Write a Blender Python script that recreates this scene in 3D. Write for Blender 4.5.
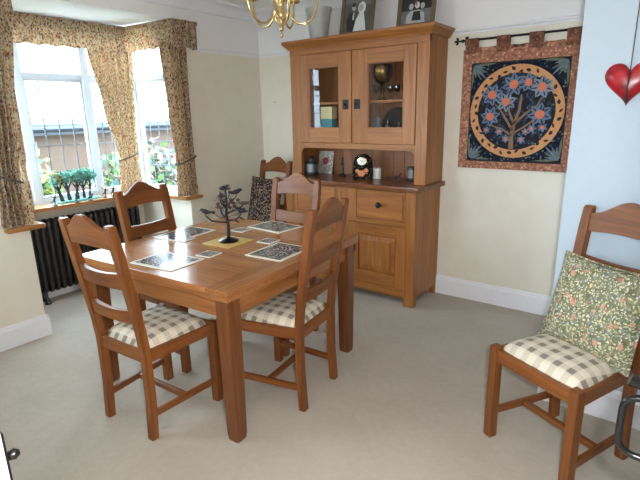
import bpy, bmesh, math, random
from mathutils import Vector, Matrix
random.seed(7)
R = math.radians
PI = math.pi
scene = bpy.context.scene
COL = scene.collection
for o in list(bpy.data.objects):
    bpy.data.objects.remove(o, do_unlink=True)

# ------------------------------------------------------------------ camera
cam_d = bpy.data.cameras.new('camera')
cam_d.sensor_width = 36.0
cam_d.lens = 36.0 * 477.016 / 640.0
cam_d.clip_start = 0.02
cam = bpy.data.objects.new('camera', cam_d)
COL.objects.link(cam)
_r = Vector((0.7989, 0.6011, -0.0205)); _w = Vector((-0.5852, 0.7690, -0.2571)); _u = _r.cross(_w)
cam.matrix_world = Matrix(((_r.x, _u.x, -_w.x, 3.4602), (_r.y, _u.y, -_w.y, -3.6251), (_r.z, _u.z, -_w.z, 1.4902), (0, 0, 0, 1)))
scene.camera = cam

# ------------------------------------------------------------------ sky, flash, exposure
world = bpy.data.worlds.new('overcast_sky'); scene.world = world
world.use_nodes = True
bg = world.node_tree.nodes['Background']
bg.inputs['Color'].default_value = (0.66, 0.85, 1.0, 1)
bg.inputs['Strength'].default_value = 10.2
fl = bpy.data.lights.new('camera_flash', 'POINT'); fl.energy = 54; fl.color = (1.0, 0.98, 0.95); fl.shadow_soft_size = 0.02
flo = bpy.data.objects.new('camera_flash', fl); COL.objects.link(flo); flo.location = (3.505, -3.575, 1.53)
XR_ = 4.3
def portal(loc, rot, sx, sy):
    l = bpy.data.lights.new('window_portal', 'AREA'); l.shape = 'RECTANGLE'; l.size = sx; l.size_y = sy
    l.cycles.is_portal = True
    o = bpy.data.objects.new('window_portal', l); COL.objects.link(o); o.location = loc; o.rotation_euler = rot
portal((-0.84, -1.64, 1.5), (0, R(-90), 0), 1.42, 1.40)
portal((-0.38, -0.90, 1.5), (R(-90), 0, 0), 0.70, 1.42)
portal((-0.38, -2.38, 1.5), (R(90), 0, 0), 0.70, 1.42)
portal((2.95, -5.38, 1.55), (R(90), 0, 0), 0.9, 1.1)  # portal for the added hall window
portal((.65, -3.5, 1.5), (R(90), 0, 0), 1.0, 1.2)  # portal for the added front-wall window
vs = scene.view_settings
vs.view_transform = 'Standard'; vs.look = 'None'; vs.exposure = 1.17; vs.gamma = 1.0; vs.use_curve_mapping = False

# ------------------------------------------------------------------ materials
def s2l(c):
    return tuple(((v / 255) / 12.92 if v / 255 <= 0.04045 else ((v / 255 + 0.055) / 1.055) ** 2.4) for v in c) + (1.0,)
class NT:
    def __init__(self, name):
        self.m = bpy.data.materials.new(name); self.m.use_nodes = True
        self.t = self.m.node_tree; self.b = self.t.nodes['Principled BSDF']
    def n(self, typ, **kw):
        nd = self.t.nodes.new(typ)
        for k, v in kw.items():
            if k in nd.inputs.keys() if hasattr(nd.inputs, 'keys') else False: nd.inputs[k].default_value = v
            else: setattr(nd, k, v)
        return nd
    def l(self, a, b): self.t.links.new(a, b)
    def coord(self, scale=(1, 1, 1), kind='Object', rot=(0, 0, 0)):
        tc = self.n('ShaderNodeTexCoord'); mp = self.n('ShaderNodeMapping')
        mp.inputs['Scale'].default_value = scale; mp.inputs['Rotation'].default_value = rot
        self.l(tc.outputs[kind], mp.inputs['Vector']); return mp.outputs['Vector']
    def noise(self, vec, scale, detail=4, rough=0.55, dist=0.0):
        nd = self.n('ShaderNodeTexNoise'); nd.inputs['Scale'].default_value = scale
        nd.inputs['Detail'].default_value = detail; nd.inputs['Roughness'].default_value = rough; nd.inputs['Distortion'].default_value = dist
        self.l(vec, nd.inputs['Vector']); return nd
    def voro(self, vec, scale, feature='F1', rnd=1.0):
        nd = self.n('ShaderNodeTexVoronoi'); nd.feature = feature; nd.inputs['Scale'].default_value = scale; nd.inputs['Randomness'].default_value = rnd
        self.l(vec, nd.inputs['Vector']); return nd
    def ramp(self, fac, stops, interp='LINEAR'):
        nd = self.n('ShaderNodeValToRGB'); cr = nd.color_ramp; cr.interpolation = interp
        while len(cr.elements) < len(stops): cr.elements.new(0.5)
        for e, (p, c) in zip(cr.elements, stops): e.position = p; e.color = c
        self.l(fac, nd.inputs['Fac']); return nd.outputs['Color']
    def mix(self, fac, a, b, mode='MIX'):
        nd = self.n('ShaderNodeMix'); nd.data_type = 'RGBA'; nd.blend_type = mode
        for s, v in ((nd.inputs[0], fac), (nd.inputs[6], a), (nd.inputs[7], b)):
            if hasattr(v, 'links'): self.l(v, s)
            else: s.default_value = v
        return nd.outputs[2]
    def math(self, op, a, b=0.0):
        nd = self.n('ShaderNodeMath'); nd.operation = op
        for s, v in ((nd.inputs[0], a), (nd.inputs[1], b)):
            if hasattr(v, 'links'): self.l(v, s)
            else: s.default_value = v
        return nd.outputs[0]
    def bump(self, h, strength=0.3, dist=0.01):
        nd = self.n('ShaderNodeBump'); nd.inputs['Strength'].default_value = strength; nd.inputs['Distance'].default_value = dist
        self.l(h, nd.inputs['Height']); self.l(nd.outputs['Normal'], self.b.inputs['Normal'])
    def done(self, col=None, rough=0.5, metal=0.0, spec=None):
        if col is not None:
            if hasattr(col, 'links'): self.l(col, self.b.inputs['Base Color'])
            else: self.b.inputs['Base Color'].default_value = col
        if hasattr(rough, 'links'): self.l(rough, self.b.inputs['Roughness'])
        else: self.b.inputs['Roughness'].default_value = rough
        self.b.inputs['Metallic'].default_value = metal
        if spec is not None: self.b.inputs['Specular IOR Level'].default_value = spec
        return self.m
def plain(name, rgb, rough=0.5, metal=0.0, var=0.06, spec=None):
    k = NT(name); v = k.coord(); n = k.noise(v, 30, 3)
    c = s2l(rgb); d = tuple(x * (1 - 2 * var) for x in c[:3]) + (1,)
    return k.done(k.ramp(n.outputs['Fac'], [(0.3, d), (0.7, c)]), rough, metal, spec)

def wood(name, axis, light=(180, 118, 58), dark=(140, 84, 38), rough=0.42):
    k = NT(name)
    sc = [26, 26, 26]; sc[axis] = 1.6
    v = k.coord(tuple(sc))
    oi = k.n('ShaderNodeObjectInfo')
    off = k.n('ShaderNodeVectorMath'); off.operation = 'ADD'
    k.l(v, off.inputs[0]); k.l(k.math('MULTIPLY', oi.outputs['Random'], 40.0), off.inputs[1])
    n1 = k.noise(off.outputs[0], 1.0, 5, 0.6, 1.2)
    sc2 = [130, 130, 130]; sc2[axis] = 5
    n2 = k.noise(k.coord(tuple(sc2)), 1.0, 3, 0.6)
    c1 = k.ramp(n1.outputs['Fac'], [(0.30, s2l(dark)), (0.50, s2l(tuple((a + b) / 2 for a, b in zip(light, dark)))), (0.72, s2l(light))])
    c2 = k.mix(0.22, c1, k.ramp(n2.outputs['Fac'], [(0.35, (0.35, 0.3, 0.25, 1)), (0.6, (1, 1, 1, 1))]), 'MULTIPLY')
    hv = k.n('ShaderNodeHueSaturation'); k.l(c2, hv.inputs['Color'])
    k.l(k.math('ADD', k.math('MULTIPLY', oi.outputs['Random'], 0.16), 0.92), hv.inputs['Value'])
    k.bump(n2.outputs['Fac'], 0.08, 0.002)
    return k.done(hv.outputs['Color'], rough)
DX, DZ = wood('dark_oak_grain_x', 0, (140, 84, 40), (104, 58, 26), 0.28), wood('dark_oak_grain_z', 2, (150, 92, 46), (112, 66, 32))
WX, WY, WZ = wood('oak_grain_x', 0), wood('oak_grain_y', 1), wood('oak_grain_z', 2)
CL, CD = (144, 86, 38), (102, 55, 22)
CX, CY, CZ = wood('chair_wood_x', 0, CL, CD), wood('chair_wood_y', 1, CL, CD), wood('chair_wood_z', 2, CL, CD)
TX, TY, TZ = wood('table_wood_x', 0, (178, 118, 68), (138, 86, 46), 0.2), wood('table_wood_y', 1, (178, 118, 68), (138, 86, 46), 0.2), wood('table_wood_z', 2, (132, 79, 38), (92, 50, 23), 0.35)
SILLW = wood('sill_wood', 1, (196, 140, 84), (150, 98, 54), 0.35)

def m_wall():
    k = NT('wall_paint'); tc = k.n('ShaderNodeTexCoord'); sp = k.n('ShaderNodeSeparateXYZ'); k.l(tc.outputs['Object'], sp.inputs[0])
    f = k.math('GREATER_THAN', sp.outputs['Z'], 2.03)
    n = k.noise(tc.outputs['Object'], 6, 4)
    cream = k.ramp(n.outputs['Fac'], [(0.3, s2l((226, 218, 201))), (0.7, s2l((232, 225, 210)))])
    n2 = k.noise(tc.outputs['Object'], 220, 2); k.bump(n2.outputs['Fac'], 0.06, 0.002)
    return k.done(k.mix(f, cream, s2l((238, 236, 238))), 0.75)
M_WALL = m_wall()
M_WHITEWALL = plain('pale_blue_white_wall_paint', (184, 199, 213), 0.7, var=0.012)
M_CEIL = plain('ceiling_paint', (240, 240, 240), 0.8, var=0.01)
M_TRIM = plain('white_gloss_trim', (236, 236, 242), 0.35, var=0.015)
M_UPVC = plain('white_window_frame', (208, 214, 222), 0.3, var=0.01)
def m_carpet():
    k = NT('beige_carpet'); v = k.coord()
    a = k.noise(v, 1.6, 5, 0.6); b = k.noise(v, 260, 2, 0.7); d = k.noise(v, 26, 4, 0.7)
    c = k.ramp(a.outputs['Fac'], [(0.3, s2l((186, 177, 164))), (0.7, s2l((200, 191, 178)))])
    c = k.mix(0.16, c, k.ramp(d.outputs['Fac'], [(0.35, (0.55, 0.5, 0.45, 1)), (0.65, (1, 1, 1, 1))]), 'MULTIPLY')
    c = k.mix(0.35, c, k.ramp(b.outputs['Fac'], [(0.3, (0.5, 0.47, 0.43, 1)), (0.7, (1, 1, 1, 1))]), 'MULTIPLY')
    st = k.noise(v, 3.1, 2, 0.4)
    c = k.mix(k.ramp(st.outputs['Fac'], [(0.72, (0, 0, 0, 1)), (0.80, (0.4, 0.4, 0.4, 1))]), c, s2l((158, 140, 112)))
    k.bump(b.outputs['Fac'], 0.5, 0.004)
    return k.done(c, 0.95, spec=0.1)
M_CARPET = m_carpet()
M_BLACK = plain('black_iron', (22, 22, 24), 0.45, 0.3)
M_BLACKGLOSS = plain('glossy_black_iron', (14, 14, 16), 0.22, 0.0)
M_RAD = plain('radiator_black_enamel', (34, 29, 29), 0.35)
M_BRASS = plain('polished_brass', (226, 196, 140), 0.16, 1.0)
M_LEAD = plain('lead_came', (120, 126, 136), 0.5, 0.3)
def m_glass(name, tint=(1, 1, 1, 1), refl=1.0):
    m = bpy.data.materials.new(name); m.use_nodes = True; t = m.node_tree; t.nodes.clear()
    o = t.nodes.new('ShaderNodeOutputMaterial'); tr = t.nodes.new('ShaderNodeBsdfTransparent'); g = t.nodes.new('ShaderNodeBsdfGlossy')
    tr.inputs[0].default_value = tint; g.inputs['Roughness'].default_value = 0.01
    fr = t.nodes.new('ShaderNodeFresnel'); fr.inputs['IOR'].default_value = 1.5
    mu = t.nodes.new('ShaderNodeMath'); mu.operation = 'MULTIPLY'; mu.inputs[1].default_value = refl
    mx = t.nodes.new('ShaderNodeMixShader')
    ge = t.nodes.new('ShaderNodeNewGeometry'); fb = t.nodes.new('ShaderNodeMath'); fb.operation = 'SUBTRACT'; fb.inputs[0].default_value = 1.0
    m2 = t.nodes.new('ShaderNodeMath'); m2.operation = 'MULTIPLY'; t.links.new(ge.outputs['Backfacing'], fb.inputs[1])
    t.links.new(fr.outputs[0], mu.inputs[0]); t.links.new(mu.outputs[0], m2.inputs[0]); t.links.new(fb.outputs[0], m2.inputs[1]); t.links.new(m2.outputs[0], mx.inputs[0])
    t.links.new(tr.outputs[0], mx.inputs[1]); t.links.new(g.outputs[0], mx.inputs[2]); t.links.new(mx.outputs[0], o.inputs[0])
    return m
M_PANE = m_glass('window_glass'); M_CABGLASS = m_glass('cabinet_glass', (0.97, 0.97, 0.97, 1), 0.9)
M_CRYSTAL = m_glass('clear_glassware', (0.82, 0.86, 0.88, 1), 3.5)
def m_frost():
    k = NT('frosted_glass'); v = k.coord(); n = k.noise(v, 14, 3)
    k.b.inputs['Transmission Weight'].default_value = 0.55
    return k.done(k.ramp(n.outputs['Fac'], [(0.3, s2l((216, 218, 216))), (0.7, s2l((236, 238, 236)))]), 0.45)
M_FROST = m_frost()

def m_curtain():
    k = NT('floral_curtain_print'); v = k.coord()
    w = k.noise(v, 9, 2); wv = k.n('ShaderNodeVectorMath'); wv.operation = 'MULTIPLY_ADD'
    k.l(w.outputs['Color'], wv.inputs[0]); wv.inputs[1].default_value = (.05, .05, .05); k.l(v, wv.inputs[2])
    base = k.ramp(k.noise(v, 40, 3).outputs['Fac'], [(0.3, s2l((196, 174, 146))), (0.7, s2l((220, 204, 182)))])
    def specks(scale, thr, col, seed, inp):
        mp = k.n('ShaderNodeMapping'); mp.inputs['Location'].default_value = (seed, seed * 1.7, seed * 0.6); mp.inputs['Rotation'].default_value = (seed, seed * 2, seed * 3); mp.inputs['Scale'].default_value = (1, 1, 0.6)
        k.l(wv.outputs[0], mp.inputs['Vector'])
        vo = k.voro(mp.outputs[0], scale)
        return k.mix(k.ramp(vo.outputs['Distance'], [(thr * 0.75, (1, 1, 1, 1)), (thr, (0, 0, 0, 1))]), inp, col)
    c = specks(62, 0.40, s2l((160, 152, 112)), 1.3, base)
    c = specks(56, 0.36, s2l((184, 118, 96)), 2.9, c)
    c = specks(66, 0.36, s2l((204, 164, 108)), 4.1, c)
    c = specks(52, 0.32, s2l((122, 78, 74)), 5.7, c)
    c = specks(74, 0.30, s2l((108, 98, 94)), 7.7, c)
    k.b.inputs['Subsurface Weight'].default_value = 0.0
    m = k.done(c, 0.85, spec=0.15)
    # a lined cotton lets a little daylight through
    t = k.t; tl = t.nodes.new('ShaderNodeBsdfTranslucent'); mx = t.nodes.new('ShaderNodeMixShader'); mx.inputs[0].default_value = 0.07
    k.l(c, tl.inputs['Color']); out = t.nodes['Material Output']
    k.l(k.b.outputs[0], mx.inputs[1]); k.l(tl.outputs[0], mx.inputs[2]); k.l(mx.outputs[0], out.inputs[0])
    return m
M_CURTAIN = m_curtain()
M_LINING = plain('pale_blue_curtain_lining', (196, 206, 222), 0.8)
M_TIE = plain('grey_tieback_cord', (92, 82, 72), 0.8)

def m_check():
    k = NT('checked_seat_fabric'); tc = k.n('ShaderNodeTexCoord'); sp = k.n('ShaderNodeSeparateXYZ'); k.l(tc.outputs['Object'], sp.inputs[0])
    def band(o, off):
        f = k.math('FRACT', k.math('ADD', k.math('MULTIPLY', o, 1 / 0.064), off)); return k.math('LESS_THAN', f, 0.46)
    a = band(sp.outputs['X'], 20.23); b = band(sp.outputs['Y'], 20.1)
    s = k.math('MULTIPLY', k.math('ADD', a, b), 0.5)
    n = k.noise(tc.outputs['Object'], 160, 2); 
    c = k.ramp(s, [(0.0, s2l((226, 216, 198))), (0.35, s2l((208, 198, 180))), (0.8, s2l((142, 135, 124)))], 'CONSTANT')
    c = k.mix(0.25, c, k.ramp(n.outputs['Fac'], [(0.3, (0.55, 0.55, 0.55, 1)), (0.7, (1, 1, 1, 1))]), 'MULTIPLY')
    k.bump(n.outputs['Fac'], 0.3, 0.002)
    return k.done(c, 0.9, spec=0.15)
M_CHECK = m_check()
def m_print(name, ground, cols, scale, thr=0.4, warp=0.06):
    k = NT(name); v = k.coord(); w = k.noise(v, scale * 0.25, 3); wv = k.n('ShaderNodeVectorMath'); wv.operation = 'MULTIPLY_ADD'
    k.l(w.outputs['Color'], wv.inputs[0]); wv.inputs[1].default_value = (warp,) * 3; k.l(v, wv.inputs[2])
    g2 = tuple(x * 0.7 for x in ground)
    c = k.ramp(k.noise(v, scale, 4).outputs['Fac'], [(0.35, s2l(g2)), (0.65, s2l(ground))])
    for i, (col, sc, th) in enumerate(cols):
        mp = k.n('ShaderNodeMapping'); mp.inputs['Location'].default_value = (i * 1.37 + .4, i * 2.1, i * 0.77); mp.inputs['Rotation'].default_value = (i, i * 1.3, i * .7)
        k.l(wv.outputs[0], mp.inputs['Vector']); vo = k.voro(mp.outputs[0], scale * sc)
        c = k.mix(k.ramp(vo.outputs['Distance'], [(th * 0.7, (1, 1, 1, 1)), (th, (0, 0, 0, 1))]), c, s2l(col))
    return k.done(c, 0.9, spec=0.1)
M_CUSH = m_print('green_floral_cushion_print', (140, 142, 114), [((190, 186, 152), 1.3, .34), ((112, 126, 98), 1.1, .34), ((206, 198, 168), 1.9, .36), ((126, 144, 148), .8, .30), ((198, 148, 128), .42, .24), ((214, 206, 182), 1.4, .28), ((96, 112, 82), 1.7, .24), ((188, 110, 98), .45, .17)], 46)
M_CUSH2 = m_print('dark_woven_cushion_print', (56, 48, 46), [((150, 110, 88), 1.2, .36), ((106, 116, 120), 1.0, .34), ((184, 162, 134), 1.5, .32), ((74, 68, 62), 1.1, .28), ((150, 92, 80), .9, .22)], 36)
M_MAT = m_print('inky_foliage_placemat_print', (60, 58, 66), [((190, 186, 178), 1.2, .36), ((96, 98, 112), 1.0, .32), ((206, 200, 188), 1.9, .32), ((120, 104, 96), .9, .26), ((50, 48, 56), 1.6, .26)], 46)
M_MAT = M_MAT; M_MAT.node_tree.nodes['Principled BSDF'].inputs['Roughness'].default_value = 0.18; M_MAT.node_tree.nodes['Principled BSDF'].inputs['Specular IOR Level'].default_value = 0.5
M_MATEDGE = plain('cream_mat_border', (222, 214, 196), 0.25, var=0.02)
M_GOLDMAT = plain('straw_gold_mat', (206, 172, 96), 0.5)
M_TAPB = m_print('salmon_border_weave', (178, 124, 100), [((204, 150, 124), .8, .32), ((140, 90, 76), 1.0, .26), ((196, 138, 114), .6, .3)], 46)
M_TAPF = m_print('navy_field_weave', (34, 38, 52), [((66, 82, 104), 1.0, .3), ((110, 116, 92), 1.1, .26), ((40, 44, 50), 1.5, .3)], 30)
M_TAPDISC = plain('black_disc_weave', (24, 22, 28), 0.9)
M_RING = plain('tan_ring_weave', (206, 148, 100), 0.9, var=0.1)
M_FLECK = plain('dark_brown_stitching', (46, 34, 36), 0.9)
M_PETAL = plain('dusty_blue_weave', (104, 122, 148), 0.9, var=0.15)
M_PETAL2 = plain('pale_blue_weave', (128, 142, 158), 0.9, var=0.12)
M_FLCENT = plain('coral_weave', (212, 120, 92), 0.9, var=0.1)
M_LEAFB = m_print('blue_leaf_weave', (58, 70, 88), [((96, 112, 132), 1.0, .32), ((92, 100, 82), .9, .28), ((40, 46, 58), 1.4, .26)], 40)
M_TRUNK = plain('brown_branch_weave', (138, 106, 80), 0.9, var=0.12)
M_LEAFT = plain('sage_weave', (104, 112, 86), 0.9, var=0.15)

# ------------------------------------------------------------------ mesh helpers
def new_obj(name, bm, mat, parent=None, loc=(0, 0, 0), rot=(0, 0, 0), smooth=False, kind=None):
    bmesh.ops.recalc_face_normals(bm, faces=bm.faces)
    me = bpy.data.meshes.new(name); bm.to_mesh(me); bm.free()
    for m in (mat if isinstance(mat, (list, tuple)) else [mat]): me.materials.append(m)
    if smooth:
        me.polygons.foreach_set('use_smooth', [True] * len(me.polygons))
        try: me.set_sharp_from_angle(angle=R(50))
        except Exception: pass
    o = bpy.data.objects.new(name, me); COL.objects.link(o)
    o.location = loc; o.rotation_euler = rot
    if parent is not None: o.parent = parent
    if kind: o['kind'] = kind
    return o
def empty(name, loc=(0, 0, 0), rz=0.0, label=None, cat=None, group=None):
    o = bpy.data.objects.new(name, None); COL.objects.link(o); o.location = loc; o.rotation_euler = (0, 0, rz); o.empty_display_size = 0.1
    tag(o, label, cat, group); return o
def tag(o, label=None, cat=None, group=None):
    if label: o['label'] = label
    if cat: o['category'] = cat
    if group: o['group'] = group
    return o
def BM(): return bmesh.new()
def box(bm, x0, x1, y0, y1, z0, z1, bevel=0.0, mi=0):
    vs = [bm.verts.new(p) for p in ((x0, y0, z0), (x1, y0, z0), (x1, y1, z0), (x0, y1, z0), (x0, y0, z1), (x1, y0, z1), (x1, y1, z1), (x0, y1, z1))]
    fs = [bm.faces.new([vs[i] for i in f]) for f in ((0, 3, 2, 1), (4, 5, 6, 7), (0, 1, 5, 4), (1, 2, 6, 5), (2, 3, 7, 6), (3, 0, 4, 7))]
    for f in fs: f.material_index = mi
    if bevel > 0:
        es = list({e for f in fs for e in f.edges})
        bmesh.ops.bevel(bm, geom=es, offset=bevel, segments=2, profile=0.7, affect='EDGES')
    return bm
def bx(*a, **k): return box(BM(), *a, **k)
def loft(bm, rings, cap=True, closed=True, mi=0):
    vr = [[bm.verts.new(p) for p in r] for r in rings]
    n = len(rings[0])
    for a, b in zip(vr, vr[1:]):
        for i in range(n if closed else n - 1):
            j = (i + 1) % n
            f = bm.faces.new((a[i], a[j], b[j], b[i])); f.material_index = mi
    if cap and closed:
        f = bm.faces.new(list(reversed(vr[0]))); f.material_index = mi
        f = bm.faces.new(vr[-1]); f.material_index = mi
    return bm
def lathe(bm, prof, n=20, c=(0, 0, 0), mi=0, cap=True):
    rings = [[(c[0] + max(r, 1e-4) * math.cos(2 * PI * i / n), c[1] + max(r, 1e-4) * math.sin(2 * PI * i / n), c[2] + z) for i in range(n)] for r, z in prof]
    return loft(bm, rings, cap=cap, mi=mi)
def tube(bm, pts, rad, n=8, cap=True, mi=0, closed=False):
    pts = [Vector(p) for p in pts]; m = len(pts)
    rs = rad if isinstance(rad, (list, tuple)) else [rad] * m
    ref = Vector((0, 0, 1)); rings = []; prev = None
    for i, p in enumerate(pts):
        if closed: t = pts[(i + 1) % m] - pts[i - 1]
        else: t = pts[min(i + 1, m - 1)] - pts[max(i - 1, 0)]
        t.normalize()
        if prev is None:
            a = t.cross(ref)
            if a.length < 1e-3: a = t.cross(Vector((1, 0, 0)))
        else:
            a = prev - t * prev.dot(t)
        a.normalize(); b = t.cross(a); prev = a
        rings.append([tuple(p + (a * math.cos(2 * PI * k / n) + b * math.sin(2 * PI * k / n)) * rs[i]) for k in range(n)])
    if closed: rings.append(rings[0]); return loft(bm, rings, cap=False, mi=mi)
    return loft(bm, rings, cap=cap, mi=mi)
def prism(bm, poly, axis, a, b, mi=0):
    def P(u, v, w):
        return {'x': (w, u, v), 'y': (u, w, v), 'z': (u, v, w)}[axis]
    return loft(bm, [[P(u, v, a) for u, v in poly], [P(u, v, b) for u, v in poly]], mi=mi)
def ball(bm, c, r, sx=1, sy=1, sz=1, seg=12, rings=8, mi=0):
    mt = Matrix.Translation(c) @ Matrix.Diagonal((r * sx, r * sy, r * sz, 1))
    res = bmesh.ops.create_uvsphere(bm, u_segments=seg, v_segments=rings, radius=1, matrix=mt)
    for f in {f for v in res['verts'] for f in v.link_faces}: f.material_index = mi
    return bm
def struct(name, bm, mat, parent=None):
    o = new_obj(name, bm, mat, parent); 
    if parent is None: o['kind'] = 'structure'
    return o
def copy_tree(o, parent=None):
    c = o.copy(); COL.objects.link(c); c.parent = parent
    for ch in list(o.children): copy_tree(ch, c)
    return c
def lerp(a, b, t): return a + (b - a) * t

# ------------------------------------------------------------------ the room
ZC = 2.44; YF = -3.42; XR = 4.3; BY0, BY1 = -2.31, -0.97; BXW = -0.80
b = BM(); box(b, -0.9, XR + .1, YF - .1, 0.1, -0.1, 0.0); box(b, 1.2, XR + .1, -5.4, YF - .1, -0.1, 0.0)
struct('floor', b, M_CARPET)
struct('wall_back', bx(-0.12, XR + .1, 0.0, 0.12, 0, ZC), M_WALL)
b = BM()
box(b, -0.12, 0, YF - .08, BY0, 0, ZC); box(b, -0.12, 0, BY1, 0.0, 0, ZC); box(b, -0.12, 0, BY0, BY1, 2.25, ZC)
struct('wall_left', b, M_WALL)
b = BM()
box(b, BXW - .1, BXW + .05, BY0 - .1, BY1 + .1, 0, 0.775); box(b, BXW + .05, -0.12, BY1, BY1 + .1, 0, 0.775); box(b, BXW + .05, -0.12, BY0 - .1, BY0, 0, 0.775)
box(b, BXW - .1, BXW + .05, BY0 - .1, BY1 + .1, 2.19, 2.25); box(b, BXW + .05, -0.12, BY1, BY1 + .1, 2.19, 2.25); box(b, BXW + .05, -0.12, BY0 - .1, BY0, 2.19, 2.25)
struct('wall_bay', b, M_WALL)
struct('ceiling_bay', bx(BXW - .15, -0.12, BY0 - .15, BY1 + .15, 2.25, 2.35), M_CEIL)
b = BM(); box(b, 3.03, XR + .1, -1.14, 0.0, 0, ZC); struct('wall_right', b, M_WHITEWALL)
b = BM(); box(b, XR, XR + .12, -5.4, -1.14, 0, ZC)
struct('wall_side', b, M_WALL)
b = BM(); box(b, -0.12, .15, YF - .1, YF, 0, ZC); box(b, 1.15, 1.90, YF - .1, YF, 0, ZC); box(b, .15, 1.15, YF - .1, YF, 0, .9); box(b, .15, 1.15, YF - .1, YF, 2.1, ZC); box(b, 3.53, XR, YF - .1, YF, 0, ZC); box(b, 1.90, 3.53, YF - .1, YF, 2.06, ZC)
struct('wall_front', b, M_WALL)
b = BM(); box(b, 1.2, 2.5, -5.4, -5.3, 0, ZC); box(b, 3.4, XR, -5.4, -5.3, 0, ZC); box(b, 2.5, 3.4, -5.4, -5.3, 0, 1.0); box(b, 2.5, 3.4, -5.4, -5.3, 2.1, ZC); box(b, 1.2, 1.3, -5.3, YF - .1, 0, ZC); struct('wall_hall', b, M_WALL)
struct('ceiling', bx(-0.12, XR + .1, -5.4, 0.1, ZC, ZC + .1), M_CEIL)
# skirting with a moulded top, one length per wall face
def skirt(name, p0, p1, nrm, h=0.155, t=0.018):
    p0, p1 = Vector(p0), Vector(p1); nx = Vector(nrm)
    prof = [(0, 0), (t, 0), (t, h * .80), (t * .72, h * .86), (t * .62, h * .94), (t * .25, h), (0, h)]
    b = BM(); loft(b, [[tuple(p + nx * u + Vector((0, 0, v))) for u, v in prof] for p in (p0, p1)])
    return struct(name, b, M_TRIM)
skirt('baseboard_back', (0, 0, 0), (3.03, 0, 0), (0, -1, 0))
skirt('baseboard_left', (0, YF, 0), (0, BY0, 0), (1, 0, 0))
skirt('baseboard_left_corner', (0, BY1, 0), (0, 0, 0), (1, 0, 0))
skirt('baseboard_bay_south', (-.75, BY0, 0), (.0175, BY0, 0), (0, 1, 0))
skirt('baseboard_bay_north', (-.75, BY1, 0), (.0175, BY1, 0), (0, -1, 0))
skirt('baseboard_bay_front', (BXW + .05, BY0, 0), (BXW + .05, BY1, 0), (1, 0, 0))
skirt('baseboard_right', (3.03, -1.14, 0), (XR, -1.14, 0), (0, -1, 0), 0.16, 0.022)
skirt('baseboard_right_return', (3.03, -1.161, 0), (3.03, 0, 0), (-1, 0, 0), 0.16, 0.018)
def rail(name, p0, p1, nrm, z0, prof):
    b = BM(); nx = Vector(nrm); loft(b, [[tuple(Vector(p) + nx * u + Vector((0, 0, z0 + v))) for u, v in prof] for p in (p0, p1)])
    return struct(name, b, M_TRIM)
PR = [(0, 0), (.008, .002), (.010, .012), (.022, .020), (.024, .030), (.012, .036), (0, .038)]
rail('trim_1', (0, 0, 0), (3.03, 0, 0), (0, -1, 0), 2.022, PR)
rail('trim_2', (0, -0.82, 0), (0, 0, 0), (1, 0, 0), 2.022, PR)
rail('trim_3', (0, YF, 0), (0, -2.48, 0), (1, 0, 0), 2.022, PR)
CV = [(0, 0), (.015, .002)] + [(.015 + .075 * (1 - math.cos(a)), .01 + .075 * math.sin(a)) for a in [i * PI / 12 for i in range(7)]] + [(.095, .10), (0, .10)]
rail('trim_4', (0, 0, 0), (3.03, 0, 0), (0, -1, 0), ZC - .10, CV)
rail('trim_5', (0, YF, 0), (0, 0, 0), (1, 0, 0), ZC - .10, CV)

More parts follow.
